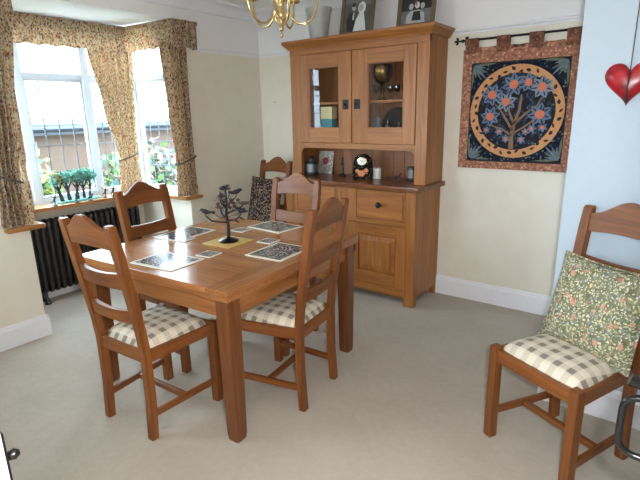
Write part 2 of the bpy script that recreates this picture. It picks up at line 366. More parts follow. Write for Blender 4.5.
# ------------------------------------------------------------------ bay windows, plus two unseen windows added for daylight
def window(name, O, U, N, bays, z0, z1, ztr, leads, vleads=3):
    """O origin point on the floor line, U unit along, N unit normal into the room; bays = list of (a, b) pane openings"""
    root = empty(name, (0, 0, 0)); root['kind'] = 'structure'
    U = Vector(U); N = Vector(N); O = Vector(O)
    def bb(a0, a1, n0, n1, z0_, z1_, bev=.004):
        b = BM(); vs = []
        r = [[tuple(O + U * a + N * n + Vector((0, 0, z))) for a, n in ((a0, n0), (a1, n0), (a1, n1), (a0, n1))] for z in (z0_, z1_)]
        loft(b, r)
        if bev: bmesh.ops.bevel(b, geom=list(b.edges), offset=bev, segments=2, affect='EDGES')
        return b
    a_min, a_max = bays[0][0] - .05, bays[-1][1] + .05
    new_obj('frame_rail', bb(a_min, a_max, -.05, .015, z0, z0 + .055), M_UPVC, root)
    new_obj('frame_rail', bb(a_min, a_max, -.05, .015, z1 - .05, z1), M_UPVC, root)
    edges = [a_min] + [0.5 * (p[1] + q[0]) for p, q in zip(bays, bays[1:])] + [a_max]
    posts = [(a_min, bays[0][0])] + [(p[1], q[0]) for p, q in zip(bays, bays[1:])] + [(bays[-1][1], a_max)]
    for p0, p1 in posts: new_obj('mullion', bb(p0, p1, -.05, .02, z0 + .05, z1 - .045), M_UPVC, root)
    for (a, c) in bays:
        new_obj('transom', bb(a, c, -.05, .012, ztr - .025, ztr + .025), M_UPVC, root)
        for (q0, q1, low) in ((z0 + .055, ztr - .025, True), (ztr + .025, z1 - .05, False)):
            if low:  # opening sash
                s = .015
                for (aa, cc, zz0, zz1) in ((a, a + s, q0, q1), (c - s, c, q0, q1), (a + s, c - s, q0, q0 + s), (a + s, c - s, q1 - s, q1)):
                    new_obj('sash', bb(aa, cc, -.04, .004, zz0, zz1, .003), M_UPVC, root)
            g = new_obj('pane', bb(a, c, -.022, -.018, q0, q1, 0), M_PANE, root)
            if low:
                for z in leads: new_obj('lead_came', bb(a + .02, c - .02, -.018, -.0145, z - .0045, z + .0045, 0), M_LEAD, g)
                for i in range(1, vleads + 1):
                    x = lerp(a, c, i / (vleads + 1)); new_obj('lead_came', bb(x - .0045, x + .0045, -.018, -.014, q0, q1, 0), M_LEAD, g)
    if name == 'window_1':
        a = bays[1][0]
        h = new_obj('window_handle', bb(a + .004, a + .020, .004, .02, 1.24, 1.30, .002), M_UPVC, root)
        new_obj('lever', bb(a + .004, a + .018, .02, .03, 1.20, 1.31, .003), M_UPVC, h)
    return root
LE = [1.05, 1.27, 1.49, 1.715]
window('window_1', (BXW + .03, BY0, 0), (0, 1, 0), (1, 0, 0), [(.05, .365), (.43, .90), (.965, 1.29)], .79, 2.2, 1.825, LE)
window('window_2', (-.12, BY1 + .03, 0), (-1, 0, 0), (0, -1, 0), [(.05, .57)], .79, 2.2, 1.825, LE)
window('window_3', (-.12, BY0 - .03, 0), (-1, 0, 0), (0, 1, 0), [(.05, .57)], .79, 2.2, 1.825, LE)
window('window_added_hall', (2.5, -5.36, 0), (1, 0, 0), (0, 1, 0), [(.05, .425), (.475, .85)], 1.0, 2.1, 1.75, [1.2, 1.48], 3)  # unseen hall window, added to send daylight through the doorway
window('window_added_front', (.15, YF - .06, 0), (1, 0, 0), (0, 1, 0), [(.05, .475), (.525, .95)], .9, 2.1, 1.75, [1.2, 1.48], 3)  # unseen front-wall window, added as cool fill for the left of the room
# sill board following the bay
b = BM()
poly = [(-.77, BY0), (.06, BY0), (.06, -2.46), (0, -2.46), (0, BY0 - .0), ]
outer = [(BXW + .05, BY0), (0, BY0), (0, -2.465), (.055, -2.465), (.055, BY0 + .085), (-.55, BY0 + .085), (-.55, BY1 - .085), (.055, BY1 - .085), (.055, -.87), (0, -.87), (0, BY1), (BXW + .05, BY1)]
prism(b, outer, 'z', .775, .805); bmesh.ops.bevel(b, geom=[e for e in b.edges if abs(e.verts[0].co.z - e.verts[1].co.z) < 1e-5], offset=.006, segments=2, affect='EDGES')
so = struct('sill_bay', b, SILLW)

# ------------------------------------------------------------------ outside
M_GRASS = plain('garden_grass', (70, 80, 46), 0.95, var=0.2)
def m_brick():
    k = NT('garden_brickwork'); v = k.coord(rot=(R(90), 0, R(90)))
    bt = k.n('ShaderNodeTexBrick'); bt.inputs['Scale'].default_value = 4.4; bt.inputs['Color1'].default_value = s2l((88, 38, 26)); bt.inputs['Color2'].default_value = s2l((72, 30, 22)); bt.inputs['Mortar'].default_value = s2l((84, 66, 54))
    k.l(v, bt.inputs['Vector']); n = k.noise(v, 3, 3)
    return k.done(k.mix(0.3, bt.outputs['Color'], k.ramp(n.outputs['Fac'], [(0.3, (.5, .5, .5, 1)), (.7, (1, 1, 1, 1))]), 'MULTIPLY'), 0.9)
M_SLATE = plain('blue_grey_slate', (52, 62, 72), 0.6)
M_FASCIA = plain('dark_fascia_board', (30, 36, 44), 0.5)
b = BM(); box(b, -30, -0.95, -25, 25, -0.75, -0.65); box(b, -0.95, 1.19, -25, YF - .12, -0.75, -0.65); box(b, 1.19, 30, -25, -5.42, -0.75, -0.65)
struct('ground_garden', b, M_GRASS)
gh = empty('garden_outbuilding', (-6.4, 0, -.65), 0, 'low red brick outbuilding with dark slate roof beyond the bay window', 'building')
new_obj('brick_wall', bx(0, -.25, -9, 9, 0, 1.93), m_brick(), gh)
b = BM(); prism(b, [(.30, 1.96), (.30, 2.04), (-.4, 2.13), (-.4, 2.05)], 'y', -9.2, 9.2)
new_obj('roof', b, M_SLATE, gh)
new_obj('fascia', bx(.22, .27, -9.2, 9.2, 1.84, 1.99), M_FASCIA, gh)
b = BM(); tube(b, [(.33, -9.2, 1.95), (.33, 9.2, 1.95)], .05, 8); new_obj('gutter', b, M_FASCIA, gh)
def leafy(name, loc, rx, rz, n, cols, label, group, stemh=0.3, size=.09):
    root = empty(name, loc, 0, label, 'shrub', group)
    b = BM()
    for i in range(n):
        while True:
            p = Vector((random.uniform(-1, 1), random.uniform(-1, 1), random.uniform(-1, 1)))
            if p.length <= 1: break
        p = p * (0.6 + .4 * random.random()); c = Vector((p.x * rx, p.y * rx, stemh + rz + p.z * rz))
        d = Vector((random.uniform(-1, 1), random.uniform(-1, 1), random.uniform(-.6, .8))).normalized()
        a = d.cross(Vector((random.random(), random.random(), random.random() + .1))).normalized()
        L = size * random.uniform(.7, 1.4); Wd = L * .42
        q = [b.verts.new(c), b.verts.new(c + d * L * .5 + a * Wd), b.verts.new(c + d * L), b.verts.new(c + d * L * .5 - a * Wd)]
        f = b.faces.new(q); f.material_index = random.choices(range(len(cols)), [c_[1] for c_ in cols])[0]
    new_obj('foliage', b, [c_[0] for c_ in cols], root, kind='stuff')
    for s in range(4):
        an = s * 1.6 + random.random(); b = BM(); tube(b, [(0, 0, 0), (.12 * rx * math.cos(an), .12 * rx * math.sin(an), stemh * .7), (.5 * rx * math.cos(an), .5 * rx * math.sin(an), stemh + rz)], [.02, .016, .008], 6)
        new_obj('stem', b, M_STEM, root)
    return root
M_STEM = plain('shrub_stem', (96, 76, 58), 0.9)
LG = plain('leaf_fresh_green', (72, 98, 44), 0.7); LD = plain('leaf_deep_green', (34, 56, 28), 0.7); LY = plain('leaf_yellow_green', (128, 128, 50), 0.7); LR = plain('leaf_rust', (120, 64, 36), 0.7); LP = plain('flower_pale_pink', (170, 120, 120), 0.7); LB = plain('leaf_blue_green', (56, 84, 84), 0.7)
leafy('garden_shrub', (-3.6, -0.75, -.65), .36, .78, 420, [(LG, 4), (LD, 2), (LY, 3)], 'tall yellow-green garden shrub seen through the wide middle window pane', 'shrubs outside the bay', .2, .13)
leafy('garden_shrub', (-3.4, .45, -.65), .5, .78, 620, [(LD, 4), (LG, 3), (LR, 2), (LB, 2)], 'dark green and rust shrub seen through the pane beside the gathered corner curtain', 'shrubs outside the bay', .2, .13)
leafy('garden_shrub', (-4.4, 1.7, -.65), .55, .8, 620, [(LG, 3), (LP, 2), (LB, 3), (LD, 2)], 'pinkish flowering shrub left of the corner curtain', 'shrubs outside the bay', .2, .13)
leafy('garden_shrub', (-2.7, 2.2, -.65), .75, .9, 900, [(LG, 4), (LY, 3), (LD, 3), (LR, 1)], 'broad bright green shrub filling the narrow side window', 'shrubs outside the bay', .2, .13)

# ------------------------------------------------------------------ radiator
def radiator():
    root = empty('column_radiator', (-.645, -1.69, 0), 0, 'black cast-iron column radiator under the bay window sill', 'radiator')
    zb, zt, hx, r = .10, .685, .048, .0195
    loop = []
    for cx_, cz, a0 in ((hx - r, zt - r - .02, 0), (-hx + r, zt - r - .02, PI / 2), (-hx + r, zb + r + .02, PI), (hx - r, zb + r + .02, 1.5 * PI)):
        for i in range(4):
            a = a0 + i * PI / 6; loop.append((cx_ + .022 * math.cos(a), 0, cz + .022 * math.sin(a) * 1.6))
    b = BM(); tube(b, loop, [.0185] * len(loop), 8, closed=True)
    tube(b, [(0, 0, zb + .03), (0, 0, zt - .03)], .013, 8)
    for z in (zb + .045, zt - .045): tube(b, [(0, -.026, z), (0, .026, z)], .02, 8)
    first = new_obj('section', b, M_RAD, root, smooth=True); N = 23
    for i in range(N):
        o = first if i == 0 else first.copy()
        if i: COL.objects.link(o); o.parent = root
        o.location = (0, (i - (N - 1) / 2) * .05, 0)
    for y in (-.355, .14, .52):
        for s in (-1, 1):
            b = BM(); tube(b, [(s * .03, y, .12), (s * .045, y, .06), (s * .05, y, .02)], [.016, .013, .02], 8); lathe(b, [(.026, 0), (.026, .012), (.014, .022)], 10, (s * .05, y, 0)); new_obj('foot', b, M_RAD, root, smooth=True)
    b = BM(); tube(b, [(0, -.585, .13), (0, -.63, .13)], .014, 8); ball(b, (0, -.625, .13), .022); tube(b, [(0, -.625, .13), (0, -.625, .0)], .009, 8); new_obj('valve', b, M_RAD, root, smooth=True)
radiator()

# ------------------------------------------------------------------ pelmet and curtains
def cloth_strip(path, z_top, z_bot, name, mat, parent, fold=.012, nf=60, gather=None, thick=.006, frill=.006, rows=10):
    """vertical cloth following a plan polyline; path = list of (x,y)"""
    P = [Vector((x, y, 0)) for x, y in path]; L = [0]
    for a, c in zip(P, P[1:]): L.append(L[-1] + (c - a).length)
    cols = max(8, int(nf * 6)); b = BM(); grid = []
    for i in range(cols + 1):
        s = L[-1] * i / cols
        k = max(j for j in range(len(L) - 1) if L[j] <= s + 1e-9); t = (s - L[k]) / (L[k + 1] - L[k])
        p = P[k].lerp(P[k + 1], t); d = (P[k + 1] - P[k]).normalized(); n = Vector((d.y, -d.x, 0))
        ph = s * nf / L[-1] * 2 * PI; col = []
        for r in range(rows + 1):
            v = r / rows; off = fold * math.sin(ph + .6 * math.sin(ph * .13)) * (.4 + .6 * v)
            q = p + n * off; zz = lerp(z_top, z_bot, v)
            if r == rows: zz += frill * math.sin(ph * .5)
            q.z = zz; col.append(b.verts.new(q))
        grid.append(col)
    for a, c in zip(grid, grid[1:]):
        for r in range(rows): b.faces.new((a[r], c[r], c[r + 1], a[r + 1]))
    bmesh.ops.solidify(b, geom=list(b.faces), thickness=thick)
    return new_obj(name, b, mat, parent, smooth=True)
pel = empty('window_pelmet', (-.4, -1.64, 2.03), 0, 'gathered floral fabric pelmet running round the top of the bay', 'pelmet')
def rel(pts, o): return [(x - o[0], y - o[1]) for x, y in pts]
cloth_strip(rel([(.0, -2.50), (.085, -2.50), (.085, -2.22), (-.53, -2.19), (-.53, -1.09), (.085, -1.06), (.085, -.815), (.0, -.815)], (-.4, -1.64)), .205, 0.0, 'valance', M_CURTAIN, pel, .007, 44, frill=.006)
cloth_strip(rel([(.0, -2.505), (.088, -2.505), (.088, -2.215), (-.527, -2.185), (-.527, -1.095), (.088, -1.065), (.088, -.81), (.0, -.81)], (-.4, -1.64)), .208, .180, 'heading_tape', M_CURTAIN, pel, .003, 90, frill=0, rows=2)
b = BM()
box(b, -.12 + .4, .06 + .4, -2.485 + 1.64, -2.24 + 1.64, .155, .170); box(b, -.12 + .4, .06 + .4, -1.04 + 1.64, -.83 + 1.64, .155, .170)
box(b, -.74 + .4, -.56 + .4, -2.30 + 1.64, -.98 + 1.64, .155, .170)
new_obj('pelmet_board', b, M_UPVC, pel)

def curtain(label, prof, axis_u, axis_n, org, tie_z, folds, group, tie_sign=1):
    """prof: list of (z, left, right) along axis_u; folds deepen with gathering"""
    root = empty('curtain', org, 0, label, 'curtain', group)
    U, N = Vector(axis_u), Vector(axis_n); b = BM(); cols, rows = folds * 10, 40; g = []
    def at(z):
        for (za, la, ra), (zb, lb, rb) in zip(prof, prof[1:]):
            if zb <= z <= za:
                t = (za - z) / (za - zb); t = t * t * (3 - 2 * t); return lerp(la, lb, t), lerp(ra, rb, t)
        return prof[-1][1:]
    zt, zb_ = prof[0][0], prof[-1][0]; w0 = prof[0][2] - prof[0][1]
    for r in range(rows + 1):
        z = lerp(zt, zb_, r / rows); l, rr = at(z); w = rr - l; amp = min(.030, .42 * w / folds)
        if abs(z - tie_z) < .05: amp *= .7
        row = []
        for c in range(cols + 1):
            u = c / cols; ph = u * folds * 2 * PI
            off = amp * (math.sin(ph) + .25 * math.sin(2.3 * ph + 1)) ; uu = l + w * (u + .25 / folds * .5 * math.sin(ph * 1.0 + 1.5) / (2 * PI) )
            p = U * uu + N * off; row.append(b.verts.new((p.x, p.y, z - org[2])))
        g.append(row)
    for a, c in zip(g, g[1:]):
        for i in range(cols): b.faces.new((a[i], a[i + 1], c[i + 1], c[i]))
    bmesh.ops.solidify(b, geom=list(b.faces), thickness=.004)
    new_obj('drape', b, M_CURTAIN, root, smooth=True)
    if tie_sign == 0: return root
    l, rr = at(tie_z); b = BM(); pts = []
    for i in range(17):
        a = i / 16 * 2 * PI; ca, sa = math.cos(a), math.sin(a)
        p = U * ((l + rr) / 2 + (abs(rr - l) / 2 + .008) * ca) + N * (.046 * sa)
        pts.append((p.x, p.y, tie_z - org[2] + .03 * ca * tie_sign))
    tube(b, pts[:-1], .007, 8, closed=True); new_obj('tieback', b, M_TIE, root, smooth=True)
    return root
GC = 'floral curtains of the bay'
curtain('floral curtain tied back at the right end of the bay, by the cream wall', [(2.06, -.165, .11), (1.55, -.135, .10), (1.08, -.10, .10), (.81, -.12, .11)], (0, 1, 0), (1, 0, 0), (.02, -1.0, .805), 1.12, 5, GC, 1)
curtain('floral curtain tied back at the left edge, above the bare wall', [(2.06, -.12, .145), (1.55, -.10, .095), (1.10, -.10, .045), (.81, -.12, .075)], (0, 1, 0), (1, 0, 0), (.02, -2.36, .805), 1.12, 5, GC, -1)
curtain('unseen floral curtain added on the inner left side of the bay, behind the left-edge curtain', [(2.06, -.24, .14), (1.5, -.22, .13), (1.13, -.20, .12), (.81, -.20, .12)], (1, 0, 0), (0, 1, 0), (-.23, -2.225, .805), 1.14, 6, GC, 0)  # out of view; added to screen side-window light from the front frames
cq = Vector((.35, .94, 0)).normalized()
curtain('floral curtain gathered in the inner corner of the bay behind a chair', [(2.06, -.24, .13), (1.6, -.17, .10), (1.13, -.085, .075), (.81, -.115, .09)], tuple(cq), (cq.y, -cq.x, 0), (-.58, -1.16, .805), 1.14, 6, GC, 1)

# ------------------------------------------------------------------ chairs
WB, WF, DP, HC, RK = .344, .404, .386, 1.061, .091
def rake(z): return 0.0 if z < .46 else -RK * ((z - .46) / .6) ** 1.15
def make_chair():
    root = empty('dining_chair', (0, 0, 0))
    yb, yf = -DP / 2, DP / 2
    for s in (-1, 1):
        b = BM(); rings = []
        for z in (0, .2, .44, .55, .66, .77, .88, .97, HC - .008, HC):
            hx, hy = .021, .0185
            if z == HC: hx, hy = .017, .015
            y = yb + rake(z) - (.012 * max(0, .2 - z) / .2)
            rings.append([(s * WB / 2 + i * hx, y + j * hy, z) for i, j in ((-1, -1), (1, -1), (1, 1), (-1, 1))])
        loft(b, rings); bmesh.ops.bevel(b, geom=[e for e in b.edges if abs(e.verts[0].co.z - e.verts[1].co.z) > .005], offset=.004, segments=2, affect='EDGES')
        new_obj('back_post', b, CZ, root)
        b = bx(s * WF / 2 - .021, s * WF / 2 + .021, yf - .021, yf + .021, 0, .463, .004); new_obj('leg', b, CZ, root)
    def plate(name, zb_f, zt_f, th=.022, bow=.014, nx=24):
        b = BM(); hw = WB / 2 - .018; front = []; 
        rings = []
        for i in range(nx + 1):
            u = -1 + 2 * i / nx; x = u * hw; z0, z1 = zb_f(u), zt_f(u); bw = -bow * (1 - u * u)
            rings.append([(x, yb + rake(z0) + bw + th / 2, z0), (x, yb + rake(z1) + bw + th / 2, z1), (x, yb + rake(z1) + bw - th / 2, z1), (x, yb + rake(z0) + bw - th / 2, z0)])
        loft(b, rings); new_obj(name, b, CX, root)
    plate('crest_rail', lambda u: .948 + .010 * (1 - u * u), lambda u: 1.030 + .066 * (.5 + .5 * math.cos(PI * u)) ** 1.1)
    plate('back_slat', lambda u: .762, lambda u: .842 - .012 * (1 - u * u), .02)
    plate('back_slat', lambda u: .590, lambda u: .662 - .012 * (1 - u * u), .02)
    z0, z1 = .393, .452
    new_obj('seat_rail', bx(-WF / 2 + .02, WF / 2 - .02, yf - .012, yf + .014, z0, z1, .003), CX, root)
    new_obj('seat_rail', bx(-WB / 2 + .02, WB / 2 - .02, yb - .012, yb + .014, z0, z1, .003), CX, root)
    for s in (-1, 1):
        def side(zz0, zz1, t, name):
            b = BM(); xa, xb = s * (WB / 2 + .004), s * (WF / 2 + .004)
            loft(b, [[(xa - t, yb + .017, z), (xa + t, yb + .017, z), (xb + t, yf - .019, z), (xb - t, yf - .019, z)] for z in (zz0, zz1)])
            bmesh.ops.bevel(b, geom=list(b.edges), offset=.003, segments=2, affect='EDGES'); new_obj(name, b, CY, root)
        side(z0, z1, .012, 'seat_rail'); side(.108, .142, .010, 'side_stretcher')
    new_obj('cross_stretcher', bx(-.5 * (WB + WF) / 2 + .008, .5 * (WB + WF) / 2 - .008, -.012, .012, .112, .138, .003), CX, root)
    b = BM(); n = 16; g = []
    for j in range(n + 1):
        v = -1 + 2 * j / n; row = []
        for i in range(n + 1):
            u = -1 + 2 * i / n
            k = 1 - .10 * max(0, (abs(u) ** 6) * (abs(v) ** 6))
            hw = lerp(WB / 2 - .008, WF / 2 + .004, (v + 1) / 2)
            edge = (1 - abs(u) ** 4) ** .5 * (1 - abs(v) ** 4) ** .5
            row.append(b.verts.new((u * hw * k, v * (DP / 2 - .006) * k, .452 + .050 * edge)))
        g.append(row)
    for a, c in zip(g, g[1:]):
        for i in range(n): b.faces.new((a[i], a[i + 1], c[i + 1], c[i]))
    rim = [e for e in b.edges if e.is_boundary]; r = bmesh.ops.extrude_edge_only(b, edges=rim); bmesh.ops.translate(b, verts=[v for v in r['geom'] if isinstance(v, bmesh.types.BMVert)], vec=(0, 0, -.02))
    new_obj('seat_pad', b, M_CHECK, root, smooth=True)
    return root
chair0 = make_chair()
spots = [
 (1.430, -2.356, 3.5, 'check-seated wooden ladder-back chair at the near side of the table, left of its front leg'),
 (1.030, -1.885, -84.0, 'wooden ladder-back chair on the window side of the table, backed by the radiator'),
 (1.832, -1.815, 98.5, 'check-seated wooden ladder-back chair on the right of the table, its back turned to the room'),
 (1.382, -1.395, 185.0, 'wooden ladder-back chair pushed in at the far table end, facing the room before the dresser'),
 (0.360, -0.500, 179.0, 'wooden ladder-back chair in the room corner, holding the dark woven cushion'),
 (3.174, -1.520, 152.5, 'check-seated wooden chair standing alone by the white wall under the red heart'),
]
for i, (x, y, a, lab) in enumerate(spots):
    c = chair0 if i == 0 else copy_tree(chair0)
    c.location = (x, y, 0); c.rotation_euler = (0, 0, R(a)); tag(c, lab, 'chair', 'matching dining chairs')
chairs = [o for o in COL.objects if o.name.startswith('dining_chair')]

# ------------------------------------------------------------------ cushions
def pillow(name, w, h, t, mat, loc, rot, label, piping=None):
    b = BM(); n = 20; sides = []
    root = empty(name, loc, 0, label, 'cushion', None); root.rotation_euler = rot
    for s in (-1, 1):
        g = []
        for j in range(n + 1):
            v = -1 + 2 * j / n; row = []
            for i in range(n + 1):
                u = -1 + 2 * i / n
                x = w / 2 * u * (1 - .07 * (1 - v * v) ** 1.0 * abs(u) ** 3); z = h / 2 * v * (1 - .07 * (1 - u * u) * abs(v) ** 3)
                y = s * t / 2 * max(0, (1 - u ** 4) * (1 - v ** 4)) ** .6
                row.append(b.verts.new((x, y, z + h / 2)))
            g.append(row)
        for a, c in zip(g, g[1:]):
            for i in range(n): b.faces.new((a[i], a[i + 1], c[i + 1], c[i]))
    bmesh.ops.remove_doubles(b, verts=b.verts, dist=1e-5)
    new_obj('cover', b, mat, root, smooth=True)
    if piping:
        pts = []
        for k in range(80):
            q = k / 80 * 4; sgm = int(q); f = -1 + 2 * (q - sgm); u, v = [(f, -1), (1, f), (-f, 1), (-1, -f)][sgm]
            pts.append((w / 2 * u * (1 - .07 * (1 - v * v) * abs(u) ** 3), 0, h / 2 * v * (1 - .07 * (1 - u * u) * abs(v) ** 3) + h / 2))
        bb = BM(); tube(bb, pts, .005, 6, closed=True); new_obj('piping', bb, piping, root, smooth=True)
    return root
def chair_pt(i, lx, ly, lz):
    x, y, a, _ = spots[i]; c, s = math.cos(R(a)), math.sin(R(a)); return (x + c * lx - s * ly, y + s * lx + c * ly, lz)
pillow('floral_cushion', .415, .40, .13, M_CUSH, chair_pt(5, -.028, -.045, .476), (R(17), R(-1), R(152.5)), 'green and pink floral cushion leaning on the lone chair by the white wall', M_CUSH)
pillow('woven_cushion', .40, .43, .10, M_CUSH2, chair_pt(4, -.015, -.035, .50), (R(14), 0, R(179)), 'dark multicoloured woven cushion on the chair in the room corner', M_CUSH2)

# ------------------------------------------------------------------ dining table
X0, X1, Y0, Y1, TH = .875, 1.995, -2.39, -1.245, .77
tb = empty('dining_table', (1.416, -1.835, 0), R(3.5), 'square oak draw-leaf dining table set with four patterned placemats', 'table')
hx, hy = (X1 - X0) / 2, (Y1 - Y0) / 2
fr = .13
for s in (-1, 1):
    new_obj('top_rail', bx(*sorted((s * hx, s * (hx - fr))), -hy, hy, TH - .026, TH, .004), TY, tb)
    new_obj('top_rail', bx(-hx + fr + .0015, hx - fr - .0015, *sorted((s * hy, s * (hy - fr))), TH - .026, TH, .0025), TX, tb)
pw = (2 * hy - 2 * fr) / 5
for i in range(5):
    new_obj('top_board', bx(-hx + fr + .0015, hx - fr - .0015, -hy + fr + i * pw + .0005, -hy + fr + (i + 1) * pw - .0005, TH - .026, TH - .0004, .0012), TX, tb)
for s in (-1, 1):
    new_obj('draw_leaf', bx(-hx + .006, hx - .006, *sorted((s * (hy - .004), s * .02)), TH - .052, TH - .028, .004), TX, tb)
for s in (-1, 1):
    new_obj('apron', bx(-hx + .09, hx - .09, *sorted((s * (hy - .045), s * (hy - .07))), TH - .15, TH - .053, .002), TX, tb)
    new_obj('apron', bx(*sorted((s * (hx - .045), s * (hx - .07))), -hy + .09, hy - .09, TH - .15, TH - .053, .002), TY, tb)
    for q in (-1, 1):
        b = BM(); cx_, cy_ = s * (hx - .062), q * (hy - .062)
        loft(b, [[(cx_ + i * w, cy_ + j * w, z) for i, j in ((-1, -1), (1, -1), (1, 1), (-1, 1))] for z, w in ((0, .031), (.03, .032), (TH - .16, .039), (TH - .053, .039))])
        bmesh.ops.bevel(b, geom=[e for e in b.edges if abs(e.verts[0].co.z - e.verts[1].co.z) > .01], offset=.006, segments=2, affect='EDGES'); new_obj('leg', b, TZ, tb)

def mat_thing(name, cx_, cy_, w, d, rz, label, cat, group, inner, edge=M_MATEDGE, z=TH, t=.005, brd=.016):
    root = empty(name, (cx_, cy_, z), R(rz), label, cat, group)
    new_obj('base', bx(-w / 2, w / 2, -d / 2, d / 2, 0, t, .001), edge, root)
    new_obj('printed_panel', bx(-w / 2 + brd, w / 2 - brd, -d / 2 + brd, d / 2 - brd, t - .001, t + .0006), inner, root)
mat_thing('placemat', 1.415, -2.235, .30, .225, 6, 'glossy dark-print placemat before the near chair, catching the window glare', 'placemat', 'matching placemats', M_MAT)
mat_thing('placemat', 1.010, -1.815, .225, .32, 6, 'dark-print placemat nearest the radiator, on the window side of the table', 'placemat', 'matching placemats', M_MAT)
mat_thing('placemat', 1.785, -1.790, .235, .29, 4, 'dark-print placemat on the right side of the table, beside a chair post', 'placemat', 'matching placemats', M_MAT)
mat_thing('placemat', 1.370, -1.365, .30, .225, -4, 'dark-print placemat at the far end of the table', 'placemat', 'matching placemats', M_MAT)
mat_thing('coaster', 1.500, -2.035, .10, .10, 8, 'square print coaster beside the glaring near placemat', 'coaster', 'matching coasters', M_MAT, brd=.008)
mat_thing('coaster', 1.120, -1.905, .10, .10, 10, 'square print coaster touching the window-side placemat', 'coaster', 'matching coasters', M_MAT, z=TH + .0002, brd=.008)
mat_thing('coaster', 1.585, -1.660, .10, .10, 5, 'square print coaster beside the right-hand placemat', 'coaster', 'matching coasters', M_MAT, brd=.008)
mat_thing('coaster', 1.245, -1.550, .10, .10, 3, 'square print coaster behind the bird candelabra, before the far placemat', 'coaster', 'matching coasters', M_MAT, brd=.008)
tr = new_obj('square_mat', bx(-.105, .105, -.105, .105, 0, .005, .001), M_GOLDMAT, None, (1.395, -1.80, TH), (0, 0, R(3)))
tag(tr, 'straw-gold square mat under the bird candelabra', 'mat')

# tree candelabra with birds
cd = empty('tree_candelabra', (1.395, -1.795, TH + .005), R(37), 'dark metal tree candelabra with perched birds in the middle of the table', 'candelabra')
b = BM(); lathe(b, [(.058, 0), (.060, .006), (.045, .014), (.018, .020), (.008, .030)], 24); new_obj('base', b, M_BLACKGLOSS, cd, smooth=True)
b = BM(); tube(b, [(0, 0, .02), (.004, .002, .09), (-.004, -.002, .16), (.003, 0, .23), (0, 0, .305)], [.012, .009, .008, .007, .005], 8); new_obj('trunk', b, M_BLACK, cd, smooth=True)
def branch(pts, cup=None, bird=None, leaves=(), pan=True):
    b = BM(); n = len(pts); tube(b, pts, [lerp(.006, .0035, i / (n - 1)) for i in range(n)], 6); br = new_obj('branch', b, M_BLACK, cd, smooth=True)
    e = Vector(pts[-1])
    if cup: 
        b = BM(); lathe(b, [(.007, -.006), (.030, .0), (.035, .007), (.032, .007), (.007, .003)], 18, e); new_obj('candle_pan', b, M_CUPM, br, smooth=True)
    if bird is not None:
        b = BM(); c, s = math.cos(bird), math.sin(bird); o = e + Vector((0, 0, .012))
        def W(l, z): return o + Vector((c * l, s * l, z))
        tube(b, [W(-.048, .004), W(-.027, .002), W(-.014, .004), W(0, .006), W(.013, .011), W(.020, .016), W(.026, .016), W(.036, .013)], [.003, .007, .012, .014, .012, .009, .008, .0012], 8)
        tube(b, [e, o], .003, 5); new_obj('bird', b, M_BLACK, br, smooth=True)
    for (lx, ly, lz, ang) in leaves:
        b = BM(); d = Vector((math.cos(ang), math.sin(ang), -.5)).normalized(); a = d.cross(Vector((0, 0, 1))).normalized(); p = Vector((lx, ly, lz)); up = d.cross(a)
        q = [p, p + d * .015 + a * .012, p + d * .036, p + d * .015 - a * .012]
        prism_v = [b.verts.new(x + up * .0015) for x in q] + [b.verts.new(x - up * .0015) for x in q]
        b.faces.new(prism_v[:4]); b.faces.new(prism_v[7:3:-1])
        for k in range(4): b.faces.new((prism_v[k], prism_v[(k + 1) % 4], prism_v[4 + (k + 1) % 4], prism_v[4 + k]))
        new_obj('leaf', b, M_LEAFM, br)
M_CUPM = plain('bronze_candle_pan', (92, 70, 60), 0.4, 0.5); M_LEAFM = plain('bronze_leaf', (84, 52, 48), 0.5, 0.3)
# local x is roughly screen right
branch([(0, 0, .115), (-.04, -.01, .118), (-.085, -.02, .128), (-.115, -.02, .155), (-.118, -.02, .165)], bird=PI * .95, leaves=[(-.06, -.01, .12, 3.4), (-.09, -.02, .126, 3.6)])
branch([(0, 0, .135), (-.03, .03, .150), (-.045, .045, .175), (-.042, .05, .190)], cup=True, leaves=[(-.02, .02, .146, 2.5)])
branch([(0, 0, .125), (.045, -.015, .13), (.075, -.03, .15), (.085, -.03, .165), (.085, -.03, .170)], bird=PI * .9, leaves=[(.05, -.015, .13, -.6), (.075, -.03, .15, -.2)])
branch([(0, 0, .165), (.04, .02, .180), (.08, .035, .195), (.095, .04, .215)], cup=True, leaves=[(.05, .025, .184, .4)])
branch([(0, 0, .19), (.02, -.03, .215), (.035, -.04, .24)], leaves=[(.035, -.04, .24, -.5), (.02, -.03, .215, -1)])
branch([(0, 0, .21), (.03, .01, .235), (.055, .015, .262), (.06, .015, .27)], bird=.3, leaves=[(.03, .01, .235, .2)])
branch([(0, 0, .20), (-.02, -.02, .225), (-.03, -.03, .262)], leaves=[(-.03, -.03, .262, 3.6), (-.02, -.02, .225, 4)])
branch([(0, 0, .15), (-.015, .05, .20), (-.035, .06, .235), (-.038, .06, .245)], bird=2.2)
branch([(0, 0, .29), (0, 0, .305)], cup=True)
b = BM(); o = Vector((0, 0, .318))
for (bx_, by_, bz_) in ((-.075, -.01, .175), (-.03, -.03, .275), (.035, -.04, .252), (.065, .02, .24), (.02, .03, .285), (-.02, .05, .235), (.10, -.01, .19), (.045, .01, .205), (-.055, .03, .215)):
    bq = BM(); ball(bq, (bx_, by_, bz_), .0105, 1.1, .7, 1.0, 8, 6); tube(bq, [(bx_, by_, bz_), (bx_ * .6, by_ * .6, bz_ - .03), (0, 0, bz_ - .045)], .0022, 5); new_obj('bud', bq, M_LEAFM, cd, smooth=True)
